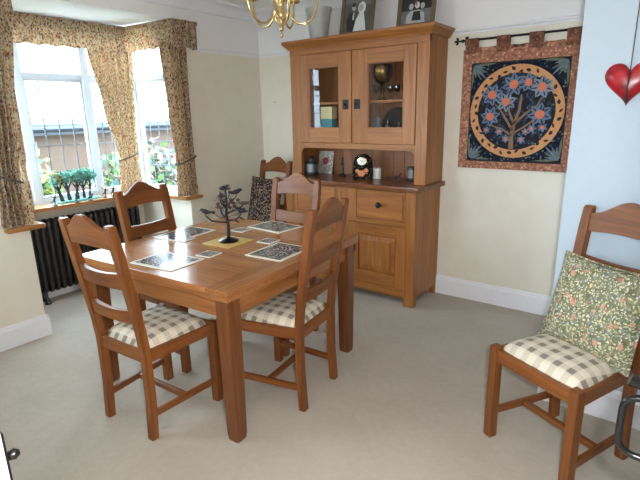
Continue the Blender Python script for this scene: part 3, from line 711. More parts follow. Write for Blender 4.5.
tube(b, [o + Vector((-.03, 0, -.002)), o + Vector((-.01, 0, 0)), o + Vector((.006, 0, .003)), o + Vector((.016, 0, .010)), o + Vector((.03, 0, .010))], [.003, .009, .010, .007, .001], 8); new_obj('bird', b, M_BLACK, cd, smooth=True)

# ------------------------------------------------------------------ dresser
DR = empty('oak_dresser', (1.30, 0, 0), 0, 'tall oak dresser with glazed upper doors and open shelf against the back wall', 'dresser')
def dp(name, x0, x1, y0, y1, z0, z1, mat, bev=.003, parent=DR):
    return new_obj(name, bx(x0 - 1.30, x1 - 1.30, y0, y1, z0, z1, bev), mat, parent)
L_, R_ = .672, 1.932; YB, YU = -.445, -.323
dp('front_post', L_, L_ + .085, YB, YB + .06, 0, .912, WZ); dp('drawer_stile', L_ + .085, .792, YB + .004, YB + .04, .672, .905, WZ); dp('front_post', R_ - .085, R_, YB, YB + .06, 0, .912, WZ)
dp('rear_post', L_, L_ + .05, -.05, -.004, 0, .912, WZ); dp('rear_post', R_ - .05, R_, -.05, -.004, 0, .912, WZ)
for xa, xb in ((L_ + .004, L_ + .024), (R_ - .024, R_ - .004)):
    for i in range(4):
        ya = YB + .06 + i * (.335 / 4); dp('side_plank', xa, xb, ya + .0012, ya + .335 / 4 - .0012, .07, .905, WZ, .002)
dp('face_rail', L_ + .085, R_ - .085, YB + .006, YB + .04, .635, .672, WX); dp('face_rail', L_ + .085, R_ - .085, YB + .006, YB + .04, .905 - .0, .912, WX, .001)
dp('plinth_rail', L_ + .085, R_ - .085, YB + .008, YB + .04, .065, .135, WX)
dp('centre_post', 1.225, 1.409, YB + .004, YB + .04, .672, .905, WZ); dp('centre_post', 1.262, 1.342, YB + .004, YB + .04, .135, .635, WZ)
dp('carcass_floor', L_ + .03, R_ - .03, YB + .04, -.02, .10, .12, WX); dp('back_panel', L_ + .03, R_ - .03, -.02, -.006, .07, .91, WZ)
def drawer(x0, x1, z0, z1):
    d = dp('drawer', x0, x1, YB + .004, YB + .04, z0, z1, WX, .004)
    new_obj('drawer_panel', bx(x0 + .018 - 1.3, x1 - .018 - 1.3, YB - .004, YB + .006, z0 + .018, z1 - .018, .003), WX, d)
    b = BM(); cx_, cz = (x0 + x1) / 2 - 1.3, (z0 + z1) / 2 + .005
    lathe(b, [(.011, 0), (.010, .012), (.022, .018), (.023, .026), (.016, .034), (.002, .036)], 16)
    k = new_obj('knob', b, M_BLACK, d, (cx_, YB - .004, cz), (R(90), 0, 0), smooth=True)
drawer(.795, 1.222, .676, .902); drawer(1.412, 1.843, .676, .902)
def base_door(x0, x1, z0, z1, latch_right):
    D = empty('door', (0, 0, 0)); D.parent = DR
    s = .085; y0, y1 = YB - .002, YB + .022
    def q(n, a, c_, e, f, g, h, m, bv=.003): return new_obj(n, bx(a - 1.3, c_ - 1.3, e, f, g, h, bv), m, D)
    q('stile', x0, x0 + s, y0, y1, z0, z1, WZ); q('stile', x1 - s, x1, y0, y1, z0, z1, WZ)
    q('rail', x0 + s, x1 - s, y0, y1, z0, z0 + s + .01, WX); q('rail', x0 + s, x1 - s, y0, y1, z1 - s, z1, WX)
    b = BM(); a0, a1, c0, c1 = x0 + s - .004 - 1.3, x1 - s + .004 - 1.3, z0 + s + .006, z1 - s + .004
    def rg(i, y): return [(a0 + i, y, c0 + i), (a1 - i, y, c0 + i), (a1 - i, y, c1 - i), (a0 + i, y, c1 - i)]
    loft(b, [rg(0, y1), rg(0, y0 + .017), rg(.010, y0 + .017), rg(.014, y0 + .012), rg(.052, y0 + .003), rg(.054, y0 - .002), rg(.058, y0 - .003)]); new_obj('raised_panel', b, WZ, D)
    x = (x1 - .035 if latch_right else x0 + .035); zc = (z0 + z1) / 2 + .035
    q('latch_plate', x - .02, x + .02, y0 - .004, y0, zc - .032, zc + .032, M_BLACK, .001)
    b = BM(); ball(b, (x - 1.3, y0 - .014, zc), .011, 1.4, .9, .8); new_obj('latch_knob', b, M_BLACK, D, smooth=True)
base_door(.747, 1.258, .140, .632, True); base_door(1.346, 1.857, .140, .632, False)
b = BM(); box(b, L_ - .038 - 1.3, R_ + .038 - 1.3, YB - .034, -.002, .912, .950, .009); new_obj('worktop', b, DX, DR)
# hutch
UL, UR = .668, 1.944
dp('hutch_stile', UL, UL + .092, YU, YU + .03, .950, 2.005, WZ); dp('hutch_stile', UR - .092, UR, YU, YU + .03, .950, 2.005, WZ)
for xa, xb in ((UL + .002, UL + .022), (UR - .022, UR - .002)):
    for i in range(3):
        ya = YU + .03 + i * .0965; dp('hutch_side_plank', xa, xb, ya + .001, ya + .0955, .950, 2.005, WZ, .002)
nb = 12; wpl = (UR - UL - .044) / nb
for i in range(nb):
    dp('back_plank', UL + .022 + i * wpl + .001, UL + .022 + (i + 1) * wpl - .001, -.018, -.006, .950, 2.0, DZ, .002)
dp('hutch_rail', UL + .092, UR - .092, YU + .002, YU + .03, 1.200, 1.245, WX); dp('hutch_shelf', UL + .024, UR - .024, YU + .03, -.018, 1.215, 1.240, WX)
dp('hutch_shelf', UL + .024, UR - .024, YU + .06, -.018, 1.558, 1.578, WX); dp('hutch_top', UL + .024, UR - .024, YU + .03, -.018, 1.975, 2.0, WX)
dp('frieze', UL, UR, YU - .004, YU + .03, 1.957, 2.012, WX); dp('meeting_stile', 1.291, 1.317, YU + .004, YU + .03, 1.245, 1.957, WZ)
prof = [(0, 2.004), (.012, 2.006), (.016, 2.016), (.030, 2.030), (.046, 2.046), (.050, 2.050), (.050, 2.068), (.046, 2.072), (0, 2.072)]
b = BM()
rings = []
for u, z in prof: rings.append([(UL - u - 1.3, -.004, z), (UL - u - 1.3, YU - u, z), (UR + u - 1.3, YU - u, z), (UR + u - 1.3, -.004, z)])
loft(b, rings); new_obj('cornice', b, WX, DR)
for s, xc in ((1, UL + .092), (-1, UR - .092)):
    b = BM(); pts = [(0, 1.200)] + [(s * (.05 * (1 - math.sin(t))), 1.200 - .06 * (1 - math.cos(t))) for t in [i * PI / 2 / 8 for i in range(9)]]
    pts = [(xc - 1.3 + u, z) for u, z in pts]; prism(b, pts, 'y', YU + .004, YU + .028); new_obj('corbel', b, WX, DR)
def glass_door(x0, x1, gx0, gx1, plate_x, z0=1.248, z1=1.954, gz0=1.365, gz1=1.852):
    D = empty('glazed_door', (0, 0, 0)); D.parent = DR; y0, y1 = YU - .006, YU + .018
    def q(n, a, c_, e, f, g, h, m, bv=.003): return new_obj(n, bx(a - 1.3, c_ - 1.3, e, f, g, h, bv), m, D)
    q('stile', x0, gx0, y0, y1, z0, z1, WZ); q('stile', gx1, x1, y0, y1, z0, z1, WZ); q('rail', gx0, gx1, y0, y1, z0, gz0, WX); q('rail', gx0, gx1, y0, y1, gz1, z1, WX)
    m = .009
    q('glazing_bead', gx0, gx0 + m, y0 + .004, y1, gz0, gz1, WZ, .001); q('glazing_bead', gx1 - m, gx1, y0 + .004, y1, gz0, gz1, WZ, .001)
    q('glazing_bead', gx0 + m, gx1 - m, y0 + .004, y1, gz0, gz0 + m, WX, .001); q('glazing_bead', gx0 + m, gx1 - m, y0 + .004, y1, gz1 - m, gz1, WX, .001)
    q('pane', gx0 + .004, gx1 - .004, y0 + .012, y0 + .015, gz0 + .004, gz1 - .004, M_CABGLASS, 0)
    q('latch_plate', plate_x - .027, plate_x + .027, y0 - .004, y0, 1.515, 1.590, M_BLACK, .001)
    b = BM(); tube(b, [(plate_x - 1.3, y0 - .003, 1.553), (plate_x - 1.3, y0 - .02, 1.553)], .005, 8); ball(b, (plate_x - 1.3, y0 - .024, 1.553), .009); new_obj('latch_knob', b, M_BLACK, D, smooth=True)
glass_door(.764, 1.289, .866, 1.176, 1.238); glass_door(1.319, 1.848, 1.440, 1.752, 1.347)

# --- things on the worktop
M_CHAR = plain('charcoal_glaze', (42, 40, 42), 0.35); M_PEWTER = plain('pewter_band', (128, 130, 134), 0.35, 0.7); M_WAX = plain('white_wax', (236, 232, 222), 0.5, var=.02)
def thing(name, loc, label, cat, group=None, rz=0): return empty(name, loc, rz, label, cat, group)
def lantern(loc, label, h=.13, r=.048, dome=True):
    t = thing('jar', loc, label, 'jar', 'dark jars on the dresser worktop')
    b = BM(); lathe(b, [(r * .92, 0), (r, .006), (r, h * .25), (r * .97, h * .25)], 24); new_obj('foot', b, M_CHAR, t, smooth=True)
    b = BM(); lathe(b, [(r * .97, h * .25), (r * .97, h * .8)], 24); new_obj('band', b, M_PEWTER, t, smooth=True)
    b = BM()
    if dome: lathe(b, [(r, h * .8), (r, h * .88), (r * .75, h * .98), (r * .6, h * 1.02), (r * .58, h * 1.22), (r * .35, h * 1.34), (r * .1, h * 1.36)], 24)
    else: lathe(b, [(r, h * .8), (r, h * .95), (r * .9, h), (r * .8, h * .97)], 24)
    new_obj('lid', b, M_CHAR, t, smooth=True)
lantern((.790, -.215, .95), 'round dark jar with a grey band at the left end of the dresser shelf', .125, .060)
lantern((1.755, -.165, .95), 'slim dark jar with a silver band at the right end of the dresser shelf', .115, .036, False)
M_CARD = m_print('greeting_card_print', (196, 190, 178), [((120, 140, 160), .8, .3), ((226, 220, 206), 1.2, .3), ((110, 110, 110), 1.6, .2)], 30); M_REDP = plain('red_rose_print', (178, 60, 66), .7)
ca = thing('greeting_card', (.825, -.07, .95), 'pale printed card with a red flower leaning at the back of the dresser shelf', 'card', rz=R(4))
o = new_obj('card_sheet', bx(-.078, .078, -.003, .003, 0, .205, .001), M_CARD, ca); o.rotation_euler = (R(-14), 0, 0)
b = BM(); 
for k in range(7):
    a = k * 2 * PI / 7; ball(b, (.0 + .018 * math.cos(a), -.004, .115 + .02 * math.sin(a)), .015, 1, .12, 1, 8, 6)
o = new_obj('flower_print', b, M_REDP, ca, smooth=True); o.rotation_euler = (R(-14), 0, 0)
fg = thing('candlestick', (1.085, -.16, .95), 'small dark turned candlestick on the dresser shelf left of the clock', 'candlestick'); fg.scale = (1.2, 1.2, 1.3)
b = BM(); lathe(b, [(.024, 0), (.026, .008), (.012, .018), (.008, .03), (.013, .045), (.008, .06), (.007, .075), (.016, .083), (.016, .09)], 16); new_obj('stem', b, M_CHAR, fg, smooth=True)
b = BM(); lathe(b, [(.008, .088), (.008, .125), (.002, .128)], 10); new_obj('candle_stub', b, M_CHAR, fg, smooth=True)
# painted clock
ck = thing('mantel_clock', (1.345, -.235, .95), 'small arched black clock painted with flowers on the dresser shelf', 'clock', rz=R(16)); ck.scale = (1.22, 1.0, 1.0)
M_CLKB = m_print('black_floral_lacquer', (22, 22, 24), [((196, 150, 84), .9, .2), ((120, 130, 90), 1.2, .2), ((190, 90, 60), .8, .16)], 46); M_DIAL = plain('ivory_dial', (236, 230, 214), .4, var=.02); M_ROSE = plain('orange_rose_paint', (214, 132, 82), .5)
pts = [(-.062, 0), (.062, 0), (.066, .05), (.060, .12)] + [(.058 * math.cos(a), .145 + .062 * math.sin(a)) for a in [i * PI / 10 for i in range(0, 11)]] + [(-.060, .12), (-.066, .05)]
b = BM(); prism(b, pts, 'y', -.028, .028); bmesh.ops.bevel(b, geom=[e for e in b.edges if abs(e.verts[0].co.y - e.verts[1].co.y) < 1e-6], offset=.006, segments=2, affect='EDGES'); new_obj('case', b, M_CLKB, ck)
b = BM(); lathe(b, [(.034, 0), (.034, .006), (.028, .007)], 24); bz = new_obj('bezel', b, M_BRASS, ck, (0, -.027, .148), (R(90), 0, 0), smooth=True)
b = BM(); lathe(b, [(.029, 0), (.029, .0085)], 24); dl = new_obj('dial', b, M_DIAL, ck, (0, -.027, .148), (R(90), 0, 0))
for ang, ln in ((2.3, .022), (.7, .016)):
    b = BM(); tube(b, [(0, 0, .0095), (ln * math.cos(ang), ln * math.sin(ang), .0095)], .0012, 5); new_obj('hand', b, M_BLACK, dl)
for (fx, fz, fr_) in ((-.005, .05, .026), (.028, .075, .016), (-.033, .072, .014)):
    b = BM()
    for k in range(6):
        a = k * PI / 3; ball(b, (fx + fr_ * .55 * math.cos(a), -.029, fz + fr_ * .55 * math.sin(a)), fr_ * .5, 1, .15, 1, 8, 6)
    new_obj('painted_flower', b, M_ROSE, ck, smooth=True)
cn = thing('pillar_candle', (1.428, -.15, .95), 'short white candle on the dresser shelf beside the clock', 'candle')
b = BM(); lathe(b, [(.034, 0), (.036, .004), (.036, .082), (.032, .088), (.026, .084), (.002, .082)], 24); new_obj('wax', b, M_WAX, cn, smooth=True)
b = BM(); tube(b, [(0, 0, .08), (.001, 0, .095)], .0015, 5); new_obj('wick', b, M_BLACK, cn)
an = thing('animal_figurine', (1.625, -.165, .95), 'tiny dark animal figurine on the right of the dresser shelf', 'figurine')
b = BM(); tube(b, [(-.03, 0, .03), (-.015, 0, .026), (.012, 0, .028), (.026, 0, .048), (.034, 0, .056), (.044, 0, .052)], [.006, .012, .012, .007, .008, .003], 8); new_obj('body', b, M_CHAR, an, smooth=True)
for (x, y) in ((-.016, .007), (-.016, -.007), (.014, .007), (.014, -.007)):
    b = BM(); tube(b, [(x, y, .026), (x + .002, y, 0)], [.005, .004], 6); new_obj('leg', b, M_CHAR, an, smooth=True)
b = BM(); tube(b, [(-.032, 0, .032), (-.045, 0, .055), (-.04, 0, .075)], [.004, .003, .002], 6); new_obj('tail', b, M_CHAR, an, smooth=True)

# --- things behind glass
M_TEAL = plain('teal_printed_card', (64, 150, 160), .6, var=.12); M_CREAMBOX = plain('cream_box_lid', (226, 212, 160), .6); M_SILVER = plain('silver_plate', (190, 190, 190), .2, 1.0); M_DARKPLATE = plain('dark_pewter_platter', (60, 54, 52), .22, .8); M_BLUEGL = plain('grey_blue_porcelain', (128, 142, 168), .3); M_AMBER = plain('smoked_brass', (110, 84, 48), .22, 1.0)
bxo = thing('teal_box', (.955, -.17, 1.24), 'teal box with cream lid behind the left cabinet glass', 'box')
new_obj('box_body', bx(-.058, .058, -.035, .035, 0, .20, .003), M_TEAL, bxo); new_obj('lid', bx(-.06, .06, -.037, .037, .20, .30, .003), M_CREAMBOX, bxo)
def goblet(loc, label, h=.10, r=.024, mat=M_CRYSTAL, group='glasses in the dresser'):
    t = thing('goblet', loc, label, 'glass', group)
    b = BM(); lathe(b, [(r * .9, 0), (r * .9, .003), (.004, .008), (.0035, h * .45), (.006, h * .48)], 16); new_obj('stem', b, mat, t, smooth=True)
    b = BM(); lathe(b, [(.004, h * .48), (r * .8, h * .58), (r, h * .75), (r * .9, h), (r * .86, h), (r * .94, h * .75), (r * .74, h * .6), (.003, h * .52)], 16); new_obj('bowl', b, mat, t, smooth=True)
for i, (x, z, l) in enumerate(((.775, 1.24, 'clear stemmed glass at the far left behind the left cabinet glass'), (.840, 1.24, 'clear stemmed glass nearest the teal box behind the left cabinet glass'))):
    goblet((x + .01, -.16 + .02 * i, z), l, .15, .032)
for i in range(5):
    goblet((1.375 + i * .066, -.085 - .012 * (i % 2), 1.578), ['clear glass leftmost on the right cabinet shelf', 'clear glass under the hanging smoked lamp bowl, second from left', 'clear glass in the middle of the right cabinet shelf', 'clear glass second from right on the right cabinet shelf', 'clear glass rightmost on the right cabinet shelf'][i], .12, .027)
lp = thing('smoked_bowl', (1.515, -.225, 1.578), 'tall dark brass goblet bowl on the upper shelf behind the right cabinet glass', 'goblet')
b = BM(); lathe(b, [(.035, 0), (.034, .006), (.010, .016), (.008, .10), (.018, .115)], 20); new_obj('stem', b, M_AMBER, lp, smooth=True)
b = BM(); lathe(b, [(.016, .115), (.05, .135), (.072, .17), (.078, .22), (.072, .26), (.068, .26), (.072, .22), (.06, .17), (.005, .14)], 24); new_obj('bowl', b, M_AMBER, lp, smooth=True)
pl = thing('platter', (1.565, -.055, 1.24), 'large dark round platter standing behind the right cabinet glass', 'plate')
b = BM(); lathe(b, [(.005, .0), (.09, .0), (.135, .012), (.142, .014), (.138, .018), (.09, .006), (.005, .006)], 36)
o = new_obj('dish', b, M_DARKPLATE, pl, (0, -.0, .142), (R(80), 0, 0), smooth=True)
b = BM(); lathe(b, [(.134, .013), (.142, .012), (.144, .016), (.138, .019)], 36, cap=False); new_obj('rim', b, M_SILVER, pl, (0, -.002, .142), (R(80), 0, 0), smooth=True)
dc = thing('decanter', (1.455, -.185, 1.24), 'grey-blue porcelain figure bottle behind the right cabinet glass', 'bottle')
b = BM(); lathe(b, [(.034, 0), (.036, .01), (.033, .08), (.022, .13), (.014, .155), (.013, .18), (.018, .19), (.012, .21), (.002, .215)], 20); new_obj('body', b, M_BLUEGL, dc, smooth=True)
b = BM(); tube(b, [(-.03, 0, .06), (-.052, 0, .10), (-.040, 0, .15), (-.018, 0, .165)], .005, 8); new_obj('handle', b, M_BLUEGL, dc, smooth=True)
for i, (x, y, h) in enumerate(((1.545, -.19, .19), (1.640, -.18, .17))):
    t = thing('silver_pot', (x, y, 1.24), ['silver lidded pot in front of the dark platter, nearer the porcelain bottle', 'silver lidded pot at the right edge behind the cabinet glass'][i], 'pot', 'silver pots in the dresser')
    b = BM(); lathe(b, [(.024, 0), (.026, .008), (.018, .02), (.034, h * .3), (.037, h * .45), (.028, h * .62), (.022, h * .66)], 20); new_obj('body', b, M_SILVER, t, smooth=True)
    b = BM(); lathe(b, [(.024, h * .66), (.020, h * .78), (.006, h * .86), (.008, h * .92), (.002, h)], 20); new_obj('lid', b, M_SILVER, t, smooth=True)
    b = BM(); tube(b, [(.03, 0, h * .35), (.058, 0, h * .4), (.056, 0, h * .6), (.024, 0, h * .62)], .004, 8); new_obj('handle', b, M_BLACK, t, smooth=True)
dk = thing('dark_box', (1.375, -.13, 1.24), 'small dark box in the lower left behind the right cabinet glass', 'box')
new_obj('box_body', bx(-.022, .022, -.03, .03, 0, .085, .002), M_CHAR, dk); new_obj('lid', bx(-.024, .024, -.032, .032, .085, .10, .002), M_CHAR, dk)

# --- on top of the dresser
vz = thing('frosted_vase', (.89, -.20, 2.072), 'frosted glass vase on top of the dresser beside the wedding photograph', 'vase')
b = BM(); lathe(b, [(.068, 0), (.072, .004), (.082, .09), (.098, .19), (.112, .25), (.108, .25), (.094, .19), (.078, .09), (.066, .012), (.002, .010)], 32); new_obj('body', b, M_FROST, vz, smooth=True)
M_FRAME = plain('bronze_grey_frame', (118, 104, 82), .35, .4); M_PHGREY = plain('mid_grey_photo_print', (120, 122, 126), .3, var=.15); M_PHMID = plain('soft_grey_photo_print', (96, 98, 100), .3, var=.2); M_PHDARK = plain('dark_photo_print', (44, 44, 48), .3); M_PHWHITE = plain('white_photo_print', (226, 226, 228), .3); M_PHSKIN = plain('pale_grey_photo_print', (182, 180, 178), .3)
def photo(loc, rz, w, h, label, kind):
    t = thing('photo_frame', loc, label, 'photo frame', 'framed photographs on the dresser', rz); tilt = R(-12)
    def q(n, bm, m): o = new_obj(n, bm, m, t); o.rotation_euler = (tilt, 0, 0); return o
    f = .030
    for s in (-1, 1):
        q('frame_side', bx(*sorted((s * w / 2, s * (w / 2 - f))), -.012, .006, 0, h, .003), M_FRAME)
    q('frame_side', bx(-w / 2 + f, w / 2 - f, -.012, .006, 0, f, .003), M_FRAME); q('frame_side', bx(-w / 2 + f, w / 2 - f, -.012, .006, h - f, h, .003), M_FRAME)
    ph = q('print', bx(-w / 2 + f, w / 2 - f, -.004, .004, f, h - f), M_PHGREY)
    def blob(pts, m, y):
        b = BM(); prism(b, pts, 'y', y, -.003); return new_obj('print_area', b, m, ph)
    def ell(cx_, cz, rx, rz_, n=16): return [(cx_ + rx * math.cos(2 * PI * k / n), cz + rz_ * math.sin(2 * PI * k / n)) for k in range(n)]
    if kind == 0:
        blob([(-w / 2 + f, f), (w / 2 - f, f), (w / 2 - f, .22), (-w / 2 + f, .25)], M_PHMID, -.0045)
        blob([(-.085, f), (-.02, f), (-.015, .14), (-.03, .18), (-.07, .18), (-.095, .12)], M_PHDARK, -.0052)
        blob([(-.03, f), (.085, f), (.07, .10), (.055, .165), (.02, .175), (-.01, .12)], M_PHWHITE, -.0058)
        blob(ell(.035, .205, .034, .045), M_PHWHITE, -.0056); blob(ell(.028, .205, .019, .026), M_PHSKIN, -.0062); blob(ell(-.035, .215, .019, .027), M_PHSKIN, -.006); blob(ell(-.036, .232, .020, .015), M_PHDARK, -.0064)
        blob([(-.042, .12), (-.028, .12), (-.03, .175), (-.04, .175)], M_PHWHITE, -.006)
    else:
        blob([(-w / 2 + f, .12), (w / 2 - f, .13), (w / 2 - f, h - f), (-w / 2 + f, h - f)], M_PHDARK, -.0045)
        blob([(-.075, f), (.07, f), (.06, .10), (.02, .125), (-.04, .12), (-.07, .09)], M_PHSKIN, -.0052)
        blob([(-.03, .05), (.04, .05), (.03, .115), (-.02, .115)], M_PHDARK, -.0056)
        blob(ell(-.04, .15, .017, .022), M_PHSKIN, -.0056); blob(ell(.005, .158, .018, .023), M_PHWHITE, -.0058); blob(ell(.045, .15, .016, .021), M_PHSKIN, -.0056)
    b = BM(); tube(b, [(0, .004, h * .6), (0, .105, .004)], .005, 6); new_obj('easel_leg', b, M_FRAME, t)
photo((1.275, -.235, 2.072), R(3), .295, .36, 'framed wedding photograph on the dresser beside the frosted vase', 0)
photo((1.775, -.225, 2.072), R(6), .285, .34, 'framed group photograph at the right end of the dresser top', 1)

# ------------------------------------------------------------------ tapestry on rod
TO = (2.47, -.028, 1.065)
tp = thing('tapestry', TO, 'woven wall hanging of a flowering tree in a round border with salmon edging', 'wall hanging')
TWd, THt = .79, .845
new_obj('border_cloth', bx(-TWd / 2, TWd / 2, -.003, .004, 0, THt, .002), M_TAPB, tp)
new_obj('field', bx(-TWd / 2 + .075, TWd / 2 - .075, -.0055, .0, .062, THt - .105), M_TAPF, tp)
CC = (0.0, .405); RO, RI = .318, .262
def flat(name, pts, y, mat, parent=tp, mi=0):
    b = BM(); prism(b, pts, 'y', y, -.003); return new_obj(name, b, mat, parent)
def circ(r, n=48, c=CC): return [(c[0] + r * math.cos(2 * PI * i / n), c[1] + r * math.sin(2 * PI * i / n)) for i in range(n)]
ring = flat('ring_band', circ(RO), -.0075, M_RING); disc = flat('disc', circ(RI), -.0085, M_TAPDISC)
def leafpoly(c, ang, L, Wd):
    d = (math.cos(ang), math.sin(ang)); a = (-d[1], d[0]); P = []
    for t, w_ in ((0, 0), (.25, .8), (.5, 1), (.8, .55), (1, 0), (.8, -.55), (.5, -1), (.25, -.8)): P.append((c[0] + d[0] * L * t + a[0] * Wd * w_, c[1] + d[1] * L * t + a[1] * Wd * w_))
    return P
rm = (RO + RI) / 2; b = BM()
for i in range(34):
    a = i * 2 * PI / 34; c = (CC[0] + rm * math.cos(a) , CC[1] + rm * math.sin(a)); prism(b, leafpoly((c[0] - .012 * math.cos(a + .8), c[1] - .012 * math.sin(a + .8)), a + .8 + (i % 3) * .7, .036, .008 + .004 * (i % 2)), 'y', -.0083, -.007)
new_obj('ring_motif', b, M_FLECK, tp, kind='stuff')
def stroke(pts, w0, w1, y, mat, name='branch_motif'):
    l, r = [], []; n = len(pts)
    for i, p in enumerate(pts):
        q0, q1 = pts[max(0, i - 1)], pts[min(n - 1, i + 1)]; dx, dz = q1[0] - q0[0], q1[1] - q0[1]; m = math.hypot(dx, dz); w_ = lerp(w0, w1, i / (n - 1)); l.append((p[0] - dz / m * w_, p[1] + dx / m * w_)); r.append((p[0] + dz / m * w_, p[1] - dx / m * w_))
    b = BM(); vl = [(b.verts.new((x, y, z)), b.verts.new((x, -.008, z))) for x, z in l]; vr = [(b.verts.new((x, y, z)), b.verts.new((x, -.008, z))) for x, z in r]
    for i in range(n - 1):
        b.faces.new((vl[i][0], vl[i + 1][0], vr[i + 1][0], vr[i][0])); b.faces.new((vl[i][1], vl[i + 1][1], vl[i + 1][0], vl[i][0])); b.faces.new((vr[i][0], vr[i + 1][0], vr[i + 1][1], vr[i][1]))
    return new_obj(name, b, mat, tp)
stroke([(-.01, .15), (-.012, .24), (0, .32), (.03, .42), (.035, .52)], .017, .006, -.0102, M_TRUNK)
stroke([(-.008, .28), (-.06, .36), (-.10, .42), (-.14, .46)], .009, .004, -.0102, M_TRUNK); stroke([(.0, .32), (-.04, .41), (-.05, .50), (-.06, .56)], .008, .004, -.0102, M_TRUNK)
stroke([(.005, .33), (.08, .40), (.14, .44), (.17, .50)], .009, .004, -.0102, M_TRUNK); stroke([(.0, .26), (.08, .31), (.14, .36), (.19, .37)], .007, .004, -.0102, M_TRUNK); stroke([(-.012, .24), (-.08, .29), (-.15, .31), (-.19, .34)], .007, .003, -.0102, M_TRUNK)
def bloom(c, r, k=7, petal=M_PETAL):
    b = BM()
    for i in range(k):
        a = i * 2 * PI / k + c[0] * 9; prism(b, leafpoly(c, a, r * 1.55, r * .48), 'y', -.0115 - .0003 * (i % 2), -.008)
    f = new_obj('flower_motif', b, petal, tp)
    if r > .03:
        b = BM()
        for i in range(k):
            a = i * 2 * PI / k + c[0] * 9; prism(b, leafpoly((c[0] + .55 * r * math.cos(a), c[1] + .55 * r * math.sin(a)), a, r * .75, r * .10), 'y', -.0122, -.010)
        new_obj('petal_veins', b, M_FLECK, f, kind='stuff')
    b = BM(); prism(b, circ(r * .58, 14, c), 'y', -.013, -.009); new_obj('flower_centre', b, M_FLCENT, f)
for c, r in (((-.02, .59), .052), ((.075, .60), .042), ((.165, .565), .05), ((-.165, .525), .05), ((-.065, .475), .046), ((-.17, .375), .046), ((.165, .385), .052)): bloom(c, r, 7, random.choice((M_PETAL, M_PETAL2, M_PETAL)))
for c, r in (((-.10, .27), .02), ((.08, .27), .018), ((-.05, .22), .02), ((.055, .215), .02), ((.19, .30), .022), ((.12, .29), .02), ((-.19, .28), .018)): bloom(c, r, 6, M_PETAL)
b = BM(); random.seed(4)
for i in range(150):
    a, rr = random.uniform(0, 2 * PI), .24 * math.sqrt(random.random()); prism(b, leafpoly((CC[0] + rr * math.cos(a), CC[1] + rr * math.sin(a)), random.uniform(0, 6.28), random.uniform(.03, .055), .011), 'y', -.0098 - .0001 * (i % 4), -.0082)
for f in b.faces: f.material_index = 0
new_obj('leaf_motif', b, M_LEAFB, tp, kind='stuff')
for sx in (-1, 1):
    for sz in (-1, 1):
        b = BM(); cx_, cz = sx * (TWd / 2 - .085), CC[1] + sz * .325
        for k in range(7):
            a = math.atan2(-sz, -sx) + (k - 3) * .28; prism(b, leafpoly((cx_, cz), a, .135 - .012 * abs(k - 3) * 2 + (.10 if k in (0, 6) else 0), .0085), 'y', -.0070 - .0002 * k, -.0052, mi=k % 2)
        new_obj('corner_leaf_motif', b, [M_LEAFT, M_PETAL], tp)
for k, x in enumerate((-.335, -.115, .10, .33)):
    b = BM(); w_ = .045
    if k == -1: pass
    pr = [(-.004, THt - .01), (-.006, THt + .055), (-.012, THt + .082)] ; zt = THt + .066; pts = []
    # a loop of cloth passing over the rod
    lp_ = [(-.006, THt - .03), (-.010, THt + .03)] + [(-.0 - .017 * math.cos(t), zt - .008 + .017 * math.sin(t)) for t in [i * PI / 6 for i in range(7)]] + [(.010, THt + .03), (.006, THt - .03)]
    r1 = [(x - w_, y, z) for y, z in lp_]; r2 = [(x + w_, y, z) for y, z in lp_]
    v1 = [b.verts.new(p) for p in r1]; v2 = [b.verts.new(p) for p in r2]
    for i in range(len(v1) - 1): b.faces.new((v1[i], v2[i], v2[i + 1], v1[i + 1]))
    bmesh.ops.solidify(b, geom=list(b.faces), thickness=.003); new_obj('hanging_tab', b, M_TAPB, tp)
for x in (-.225, -.008, .215):   # scalloped top edge between the tabs
    flat('scallop', [(x - .068, THt - .004), (x + .068, THt - .004), (x + .058, THt + .010), (x, THt + .002 + (-.014 if abs(x) < .1 else .004)), (x - .058, THt + .010)], -.0035, M_TAPB)
for (x0_, x1_, z0_, z1_) in ((-TWd / 2 + .068, TWd / 2 - .068, .054, .062), (-TWd / 2 + .068, TWd / 2 - .068, THt - .105, THt - .097), (-TWd / 2 + .068, -TWd / 2 + .075, .062, THt - .105), (TWd / 2 - .075, TWd / 2 - .068, .062, THt - .105)):
    new_obj('inner_edging', bx(x0_, x1_, -.0062, 0, z0_, z1_), M_FLECK, tp)
rd = thing('curtain_rod', (2.47, -.028, 1.973), 'black iron rod with leaf finials carrying the tapestry', 'rod')
b = BM(); tube(b, [(-.40, 0, -.0), (.41, 0, .0)], .008, 10); new_obj('bar', b, M_BLACK, rd, smooth=True)
for s in (-1, 1):
    b = BM(); tube(b, [(s * .40, 0, 0), (s * .425, 0, 0), (s * .45, 0, 0)], [.009, .005, .004], 8); 
    for an_ in (0, 1.25, -1.25): tube(b, [(s * .44, 0, 0), (s * (.44 + .018 * math.cos(an_)), 0, .018 * math.sin(an_)), (s * (.44 + .034 * math.cos(an_ * .8)), 0, .03 * math.sin(an_ * .8))], [.004, .009, .001], 8)
    ball(b, (s * .405, 0, 0), .012); new_obj('finial', b, M_BLACK, rd, smooth=True)
    b = BM(); tube(b, [(s * .385, 0, .0), (s * .385, .026, .0)], .007, 8); box(b, s * .385 - .012, s * .385 + .012, .020, .027, -.03, .03); new_obj('bracket', b, M_BLACK, rd)

